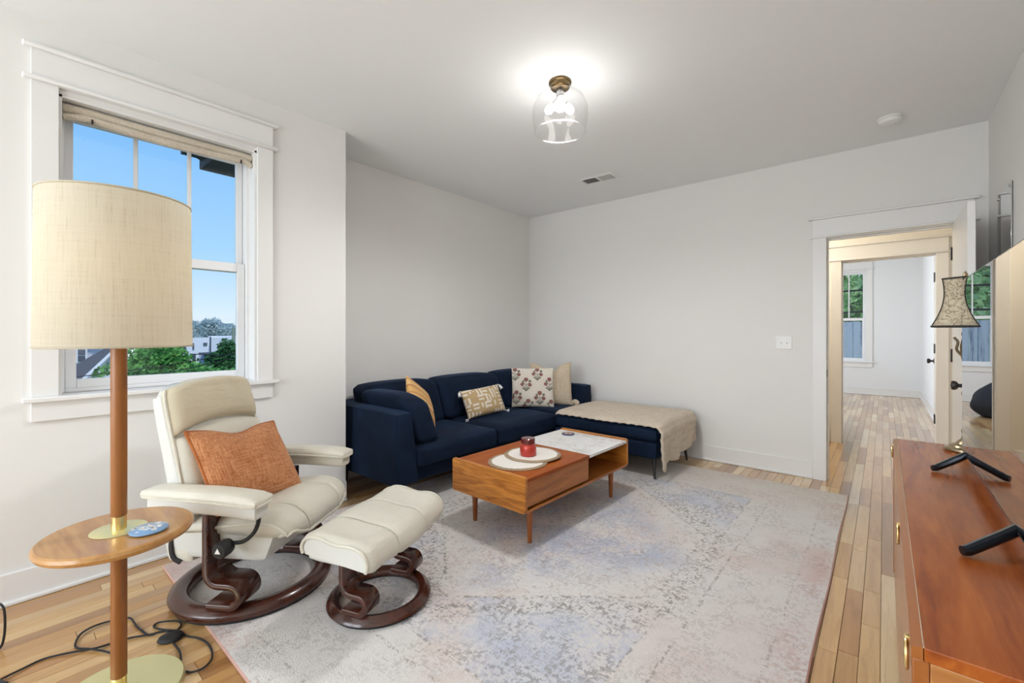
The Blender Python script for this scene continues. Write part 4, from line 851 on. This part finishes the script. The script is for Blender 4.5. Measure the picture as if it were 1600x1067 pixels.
# ---- table lamp on the console
tl = thing('table_lamp', 'small bronze table lamp with an embroidered bell shade', 'lamp', (.259, 2.615, CT))
MB().lathe([(0, .0), (.062, .0), (.066, .006), (.064, .014), (.050, .019), (.046, .026), (.030, .032), (.022, .044), (.013, .052), (.010, .07), (0, .072)], n=40).build('base', M['antique'], tl)
stem = MB().lathe([(.009, .066), (.013, .085), (.008, .10), (.007, .22), (.013, .24), (.008, .26), (.007, .36), (.015, .40), (.017, .44), (.009, .475), (.013, .49), (.008, .50), (.006, .70), (0, .70)], n=16).build('stem', M['antique'], tl)
MB().tube(spline([(-.012, -.002, .40), (-.026, -.004, .425), (-.022, -.004, .455), (-.034, -.005, .475)], 5), .005, 6).build('leaf_scroll', M['antique'], stem)
zb, zt = .520, .720; corner = [R(20) + k * R(60) for k in range(6)]
def shp(k, v): a = corner[k % 6]; r_ = .075 + (.112 - .075) * (1 - v) ** 1.9 - .012 * math.sin(math.pi * v); return Vector((r_ * math.cos(a), r_ * math.sin(a), zb + (zt - zb) * v))
sm_ = None
for k in range(6):
    m = MB().grid(lambda u, v: shp(k, v).lerp(shp(k + 1, v), u) * Vector((1, 1, 1)).x, 5, 14); sp_ = m.build('shade_panel', M['brocade'], tl, fix=False); so_ = sp_.modifiers.new('t', 'SOLIDIFY'); so_.thickness = .0012
    MB().tube([shp(k, j / 13) for j in range(14)], .0022, 6).build('shade_seam', M['darktrim'], tl)
MB().tube([shp(k, 0) * 1.0 for k in range(6)], .0040, 6, closed=True).build('shade_trim', M['darktrim'], tl); MB().tube([shp(k, 1) for k in range(6)], .0036, 6, closed=True).build('shade_trim', M['darktrim'], tl)
MB().lathe([(0, .70), (.004, .70), (.004, .722), (.009, .728), (.008, .738), (.003, .748), (0, .750)], n=14).build('finial', M['antique'], tl)

# ---- ceiling lamp, vent, smoke detector, plates, mirror
cl = thing('ceiling_lamp', 'flush ceiling lamp with a clear glass bowl and three lit bulbs', 'lamp', (-1.475, 2.191, H))
MB().lathe([(0, -.001), (.066, -.001), (.067, -.012), (.060, -.016), (.058, -.036), (.052, -.042), (.046, -.045), (0, -.046)], n=40).build('canopy', M['agedbrass'], cl)
MB().lathe([(.0, -.046), (.02, -.05), (.024, -.075), (.018, -.095), (0, -.10)], n=20).build('hub', M['silver'], cl)
gl = MB().lathe([(.060, -.040), (.066, -.052), (.10, -.070), (.140, -.105), (.161, -.155), (.164, -.20), (.158, -.25), (.149, -.298)], n=72); gl.f = [f for f in gl.f if len(f) == 4]; gb = gl.build('glass_bowl', M['globe'], cl, ang=180, fix=False)
MB().tube([(.149 * math.cos(a), .149 * math.sin(a), -.298) for a in [2 * math.pi * k / 64 for k in range(64)]], .0028, 6, closed=True).build('bowl_rim', M['globe'], gb)
for k in range(3):
    a = R(-50 + 120 * k); d = Vector((math.cos(a) * .75, math.sin(a) * .75, -.66)); o0 = Vector((0, 0, -.085))
    sk = MB().tube([o0 + d * .010, o0 + d * .060], .013, 12).build('bulb_socket', M['silver'], cl)
    MB().tube([o0 + d * t for t in (.056, .066, .082, .102, .116, .124)], [.011, .018, .024, .025, .018, .006], 14).build('bulb', M['bulb'], sk)
vt = thing('ceiling_vent', 'white slatted air vent in the ceiling', 'vent', (-2.11, 3.80, H)); vt.rotation_euler = (0, 0, R(2))
fr = MB()
for b in ((-.175, .175, -.085, -.062), (-.175, .175, .062, .085), (-.175, -.150, -.062, .062), (.150, .175, -.062, .062), (-.010, .010, -.062, .062)): fr.box(b[0], b[1], b[2], b[3], -.008, -.0005)
fr.build('frame', M['whiteplastic'], vt, bevel=.002); MB().box(-.15, .15, -.062, .062, -.0015, -.0006).build('duct', plain('duct_grey', (.12, .12, .12), .8), vt, smooth=False)
for sx_ in (-1, 1):
    for k in range(6):
        yc = -.051 + k * .0205; m = MB().box(-.068, .068, -.0085, .0085, -.0006, .0006, Matrix.Translation((sx_ * .080, yc, -.0055)) @ Matrix.Rotation(R(-28 * sx_), 4, 'X')); m.build('slat', plain('vent_slat', (.55, .55, .54), .5) if (sx_, k) == (-1, 0) else bpy.data.materials['vent_slat'], vt, smooth=False)
sd = thing('smoke_detector', 'round white smoke detector on the ceiling near the doorway', 'smoke detector', (.034, 4.037, H))
MB().lathe([(0, -.0005), (.070, -.0005), (.071, -.008), (.066, -.011)], n=40).build('mounting_plate', M['whiteplastic'], sd); MB().lathe([(.0, -.0112), (.064, -.0112), (.066, -.020), (.058, -.036), (.040, -.042), (0, -.043)], n=40).build('body', M['whiteplastic'], sd); MB().lathe([(0, -.0432), (.012, -.0432), (.011, -.046), (0, -.0465)], (.02, 0, 0), 14).build('test_button', M['whiteplastic'], sd)
sw = thing('switch_plate', 'white double light switch plate beside the doorway', 'light switch', (-.677, YB, 1.158))
bx('plate', M['whiteplastic'], sw, -.062, .062, -.006, -.0002, -.058, .058, bevel=.003)
for x_ in (-.023, .023):
    bx('toggle_slot', M['vinyl'], sw, x_ - .006, x_ + .006, -.0070, -.0055, -.013, .013, bevel=.0005); MB().box(-.0045, .0045, -.013, 0, -.005, .005, Matrix.Translation((x_, -.006, 0)) @ Matrix.Rotation(R(22), 4, 'X')).build('toggle', M['whiteplastic'], sw, bevel=.001)
    for z_ in (-.030, .030): MB().lathe([(0, 0), (.003, 0), (.0025, .001), (0, .0012)], n=8).build('screw', M['silver'], sw).matrix_local = Matrix.Translation((x_, -.006, z_)) @ Matrix.Rotation(R(90), 4, 'X')
ol = thing('wall_outlet', 'white electrical outlet plate low on the window wall', 'outlet', (XL, 1.478, .385))
bx('plate', M['whiteplastic'], ol, .0002, .006, -.036, .036, -.058, .058, bevel=.003)
for z_ in (-.021, .021):
    fc = MB().poly([(.0058, .017 * math.copysign(abs(math.cos(a)) ** .7, math.cos(a)), z_ + .0145 * math.sin(a)) for a in [2 * math.pi * k / 20 for k in range(20)]], (.0014, 0, 0)).build('receptacle', M['vinyl'], ol); sl_ = MB()
    for y_ in (-.0065, .0065): sl_.box(.0068, .0074, y_ - .0013, y_ + .0013, z_ - .002, z_ + .007)
    sl_.box(.0068, .0074, -.0025, .0025, z_ - .010, z_ - .005); sl_.build('slots', M['black'], fc, smooth=False)
mi = thing('wall_mirror', 'frameless mirror on the side wall behind the open door', 'mirror', (XR, 3.97, 1.62))
bx('mirror_glass', M['mirror'], mi, -.009, -.0035, -.20, .20, -.50, .50, bevel=.001); bx('backing', M['slate'], mi, -.0034, -.0003, -.195, .195, -.495, .495, bevel=0)
for y_ in (-.175, .175):
    for z_ in (-.475, .475): MB().lathe([(0, 0), (.010, 0), (.010, .004), (.007, .006), (0, .006)], n=14).build('clip', M['silver'], mi).matrix_local = Matrix.Translation((-.0088, y_, z_)) @ Matrix.Rotation(R(-90), 4, 'Y')
# rolled fabric shade at the head of the window
rs = thing('window_shade', 'beige cloth shade rolled up at the window head', 'shade', (XL - .055, 0, 0))
ys = [WY0 + .016 + (WY1 - WY0 - .032) * k / 40 for k in range(41)]
def sag(k, a=1): t = k / 40; return -.012 * a * math.sin(math.pi * min(1, max(0, (t - .13) / .80))) + (-.018 * max(0, (.10 - t) / .10) - .020 * max(0, (t - .96) / .04))
MB().tube([(0, y_, 2.366 + .3 * sag(k)) for k, y_ in enumerate(ys)], [.024 + .002 * noise.noise((k * .4, 0, 0)) for k in range(41)], 12).build('cloth_roll', M['shadecloth'], rs)
MB().tube([(.012, y_, 2.333 + sag(k)) for k, y_ in enumerate(ys)], [.017 + .004 * noise.noise((k * .35, 3, 0)) + .004 * math.sin(math.pi * k / 40) for k in range(41)], 10).build('cloth_fold', M['shadecloth'], rs)
for k in (5, 37): m = MB().box(-.004, .004, -.004, .004, -.014, .010, Matrix.Translation((.028, ys[k], 2.322 + sag(k)))); m.build('clip', M['blackrub'], rs, bevel=.002)

# ---- far room: dark floor bag
bg_ = MB()
def bagf(u, v):
    a = u * 2 * math.pi; r_ = (.34 * math.sin(math.pi * min(1, .10 + v * .9)) ** .6) * (1 - .35 * v) + .02; k = 1 + .10 * noise.noise((math.cos(a) * 2, math.sin(a) * 2, v * 3)); return (r_ * k * math.cos(a), r_ * k * math.sin(a), .002 + v * .52 + (.06 * noise.noise((math.cos(a), math.sin(a), 5)) * v))
bg_.grid(bagf, 28, 16, closed_u=True); bg_.f += [tuple(range(28))[::-1], tuple(range(15 * 28, 16 * 28))]
o = tag(bg_.build('floor_bag', M['darkbag'], None, ang=50), 'slumped charcoal bag on the far room floor', 'bag'); o.location = (-.86, 9.6, 0)

# ================================================================== outdoors
GZ = -4.2
MB().box(-120, 60, -80, 90, GZ - .5, GZ).build('ground', M['ground'], None, smooth=False, kind='structure')
ev = struct('roof_eave'); bx('fascia', M['eave'], ev, -4.02, -3.66, 1.035, 4.9, 2.50, 2.60, bevel=.004); bx('roof_edge', M['eave'], ev, -4.08, -3.66, .93, 4.9, 2.60, 2.66, bevel=.004); MB().poly([(-3.95, .945, 2.60), (-3.95, 1.034, 2.60), (-3.95, 1.034, 2.545), (-3.95, .975, 2.565)], (.12, 0, 0)).build('bracket', M['eave'], ev, smooth=False)
bx('house_roof', M['eave'], ev, -4.08, 1.5, -3.0, 12, 2.98, 3.1, bevel=0); ev.children[-1].name = 'roof_deck'
s0, c0 = math.sin(YAW), math.cos(YAW)
def far(px, py, f): u = (px - 800) / 688; return Vector((f * (-s0 + u * c0), f * (c0 + u * s0), 1.242 + f * (520.5 - py) / 688))
def leaves(name, blobs, n, size, mat, parent, seed):
    rr = random.Random(seed); vs_, fs = [], []; tot = sum(r_ ** 2 for *_, r_ in blobs)
    for bx_, by_, bz_, r_ in blobs:
        for _ in range(int(n * r_ ** 2 / tot)):
            d = Vector((rr.gauss(0, 1), rr.gauss(0, 1), rr.gauss(0, 1))).normalized(); c_ = Vector((bx_, by_, bz_)) + d * r_ * rr.uniform(.55, 1.03); c_.z -= 0
            a = Vector((rr.gauss(0, 1), rr.gauss(0, 1), rr.gauss(0, 1))).normalized(); b = a.orthogonal().normalized(); a2 = a.cross(b); s_ = size * rr.uniform(.6, 1.4); k = len(vs_)
            vs_ += [c_ + b * s_, c_ + a2 * s_ * .6, c_ - b * s_, c_ - a2 * s_ * .6]; fs.append((k, k + 1, k + 2, k + 3))
    me = bpy.data.meshes.new(name); me.from_pydata([tuple(v) for v in vs_], [], fs); me.materials.append(mat); o = bpy.data.objects.new(name, me); C.objects.link(o); o.parent = parent; o['kind'] = 'stuff'; return o
def tree(label, base, top, wid, mat, n, size, seed, name='leafy_tree', group=None):
    t = thing(name, label, 'tree', (base.x, base.y, GZ), 0, group); rr = random.Random(seed); hgt = top - GZ; tr = MB(); tr.tube([(0, 0, 0), (.1, 0, hgt * .35), (0, .1, hgt * .75)], [wid * .05, wid * .04, wid * .015], 8)
    bl = []
    for k in range(16):
        a = rr.uniform(0, 6.28); q = rr.uniform(0, 1); z_ = hgt * (.38 + .50 * q); sp_ = wid * .5 * (1 - .6 * abs(q - .35)); d = sp_ * rr.uniform(.25, .75); r_ = wid * rr.uniform(.16, .27); bl.append((d * math.cos(a), d * math.sin(a), min(z_, hgt - r_ * .9), r_))
        tr.tube([(0, 0, hgt * .33), (d * .5 * math.cos(a), d * .5 * math.sin(a), z_ * .85), (d * math.cos(a), d * math.sin(a), min(z_, hgt - r_))], [wid * .02, wid * .012, wid * .006], 5)
    bl.append((0, 0, hgt * .62, wid * .3)); tr.build('trunk', M['trunk'], t); leaves('foliage', bl, n, size, mat, t, seed); return t
# grey gabled house (about 40 m away)
hs = thing('gabled_house', 'grey gabled house with white trim and dark roof seen outside', 'house')
Fh = 42.0
def HP(px, py, df=0): return far(px, py, Fh + df)
ux = Vector((c0, s0, 0)); fw = Vector((-s0, c0, 0))
def quad(name, pts, mat, depth, par, df=0):
    P4 = [HP(a, b, df) for a, b in pts]; return MB().poly(P4, fw * depth).build(name, mat, par, smooth=False)
quad('upper_wall', [(60, 500), (160, 536), (160, 600), (60, 600)], M['siding'], .4, hs, 6.0); HP_ = HP
quad('main_roof', [(60, 578), (112, 574), (182, 533), (190, 538), (130, 596), (60, 612)], M['shingle'], .5, hs, 3.0)
quad('gable_wall', [(120, 600), (172, 556), (240, 600), (240, 640), (120, 640)], M['siding'], .3, hs, .6)
quad('rake_board', [(116, 602), (172, 550), (172, 556), (122, 603)], M['housewhite'], .5, hs, .0); quad('rake_board', [(172, 550), (246, 612), (240, 614), (172, 556)], M['housewhite'], .5, hs, .0)
quad('fascia_band', [(118, 599), (240, 595), (240, 600), (118, 604)], M['housewhite'], .3, hs, .1); quad('porch_roof', [(60, 612), (240, 604), (240, 640), (60, 650)], M['shingle'], .3, hs, .3)
quad('batten', [(154.5, 566), (156.5, 566), (156.5, 600), (154.5, 600)], M['housewhite'], .2, hs, .3); quad('batten', [(178, 560), (180, 560), (180, 600), (178, 600)], M['housewhite'], .2, hs, .3)
quad('upper_rake', [(118, 520), (124, 518), (170, 545), (164, 548)], M['housewhite'], .4, hs, 5.0)
for a, b in ((113, 117), (121.5, 132.5)):
    f_ = quad('window_frame', [(a - 1.5, 544), (b + 1.5, 544), (b + 1.5, 567), (a - 1.5, 567)], M['housewhite'], .2, hs, 5.6)
    for z0, z1 in ((546, 554.5), (556, 565)): quad('pane', [(a, z0), (b, z0), (b, z1), (a, z1)], M['housewin'], .05, f_, 5.5)
# white flat-roofed building (about 62 m away)
wb = thing('white_building', 'white flat-roofed building standing behind the green trees', 'building')
def q2(name, pts, mat, depth, par, f): return MB().poly([far(a, b, f) for a, b in pts], fw * depth).build(name, mat, par, smooth=False)
q2('wall', [(270, 528), (331, 527), (331, 640), (270, 640)], M['stucco'], 8, wb, 62); q2('tower_wall', [(326, 525), (341, 525), (341, 640), (326, 640)], M['stucco'], 5, wb, 64); q2('porch_wall', [(311, 553), (330, 553), (330, 640), (311, 640)], plain('lavender_wall', lin('a9adc6'), .8), 2, wb, 58); q2('porch_roof', [(310, 551), (348, 551), (348, 554), (310, 554)], M['shingle'], 4, wb, 57)  # porch wall has a lavender tone, darker than the stucco
for pts in ([(317.5, 535.5), (323, 535.5), (323, 539.5), (317.5, 539.5)], [(300.5, 536), (302.5, 536), (302.5, 546), (300.5, 546)], [(300.5, 554), (305, 554), (305, 568), (300.5, 568)], [(285, 540), (290, 540), (290, 548), (285, 548)]): q2('window', pts, M['housewin'], .1, wb, 61.85)
q2('chimney_pipe', [(327.3, 526), (329, 526), (329, 553), (327.3, 553)], M['shingle'], .15, wb, 61.0)
tree('bright green tree outside the window beside the lamp pole', far(245, 600, 26), far(245, 536, 26).z, 5.6, M['leafnear'], 9000, .13, 11)
tree('dark green tree in front of the white building', far(352, 600, 30), far(352, 524, 30).z, 2.6, M['leafdark'], 5000, .12, 12); tree('low green bushy tree under the white building', far(322, 600, 24), far(318, 569, 24).z, 3.4, M['leafnear'], 5000, .11, 13)
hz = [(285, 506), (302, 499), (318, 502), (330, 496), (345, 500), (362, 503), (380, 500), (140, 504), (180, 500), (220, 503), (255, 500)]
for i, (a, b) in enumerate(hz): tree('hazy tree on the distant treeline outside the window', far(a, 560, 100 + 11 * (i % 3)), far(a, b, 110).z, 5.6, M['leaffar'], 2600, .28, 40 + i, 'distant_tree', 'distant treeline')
cb = thing('utility_cables', 'dark utility cables sagging across the window view', 'cable')
for a, b, sgv in (((110, 612), (420, 545), .10), ((110, 590), (420, 541), .12), ((296, 553), (420, 553), .05)):
    A, B = far(*a, 17), far(*b, 21); MB().tube([A.lerp(B, k / 12) - Vector((0, 0, sgv * math.sin(math.pi * k / 12))) for k in range(13)], .018, 5).build('cable', M['wire'], cb)
pl = tag(MB().tube([far(365, 640, 45), far(365, 512, 45)], .16, 8).build('utility_pole', plain('grey_green_pole', lin('7d8c80'), .9, .1)), 'grey-green utility pole at the edge of the window view', 'pole')
# behind the far room
fc = thing('board_fence', 'weathered blue-grey board wall outside the far room window', 'fence', (-.7, 14.2, GZ))
rr = random.Random(5); xx = -2.6
while xx < 1.4:
    w_ = rr.uniform(.13, .17); bx('board', M['weathered'], fc, xx, xx + w_ - .008, -.012 + rr.uniform(-.004, .004), .012, 0, 1.53 - GZ + rr.uniform(-.01, .01), bevel=.003); xx += w_
bx('top_rail', M['weathered'], fc, -2.6, 1.4, .014, .05, 1.3 - GZ, 1.4 - GZ)
for i, (x_, y_, tz, w_) in enumerate(((-1.95, 17.4, 4.8, 3.2), (-.35, 20.9, 5.2, 3.3), (-1.5, 26.0, 7.0, 5.6))): tree(['leafy tree closest behind the blue-grey board wall', 'leafy tree rising in the middle distance over the board wall', 'tallest tree farthest behind the board wall'][i], Vector((x_, y_, 0)), tz, w_, M['leafback'], 7000, .11, 70 + i)
c2 = thing('black_cables', 'two black cables crossing the far room window view', 'cable')
for z0, z1 in ((2.20, 2.30), (1.70, 1.78)): MB().tube([(-3 + k * .5, 13.2, z0 + (z1 - z0) * k / 10) for k in range(11)], .022, 6).build('cable', M['wire'], c2)
for x_ in (-3, 2): MB().tube([(x_, 13.2, GZ), (x_, 13.2, 2.6)], .12, 8).build('pole', M['trunk'], c2)
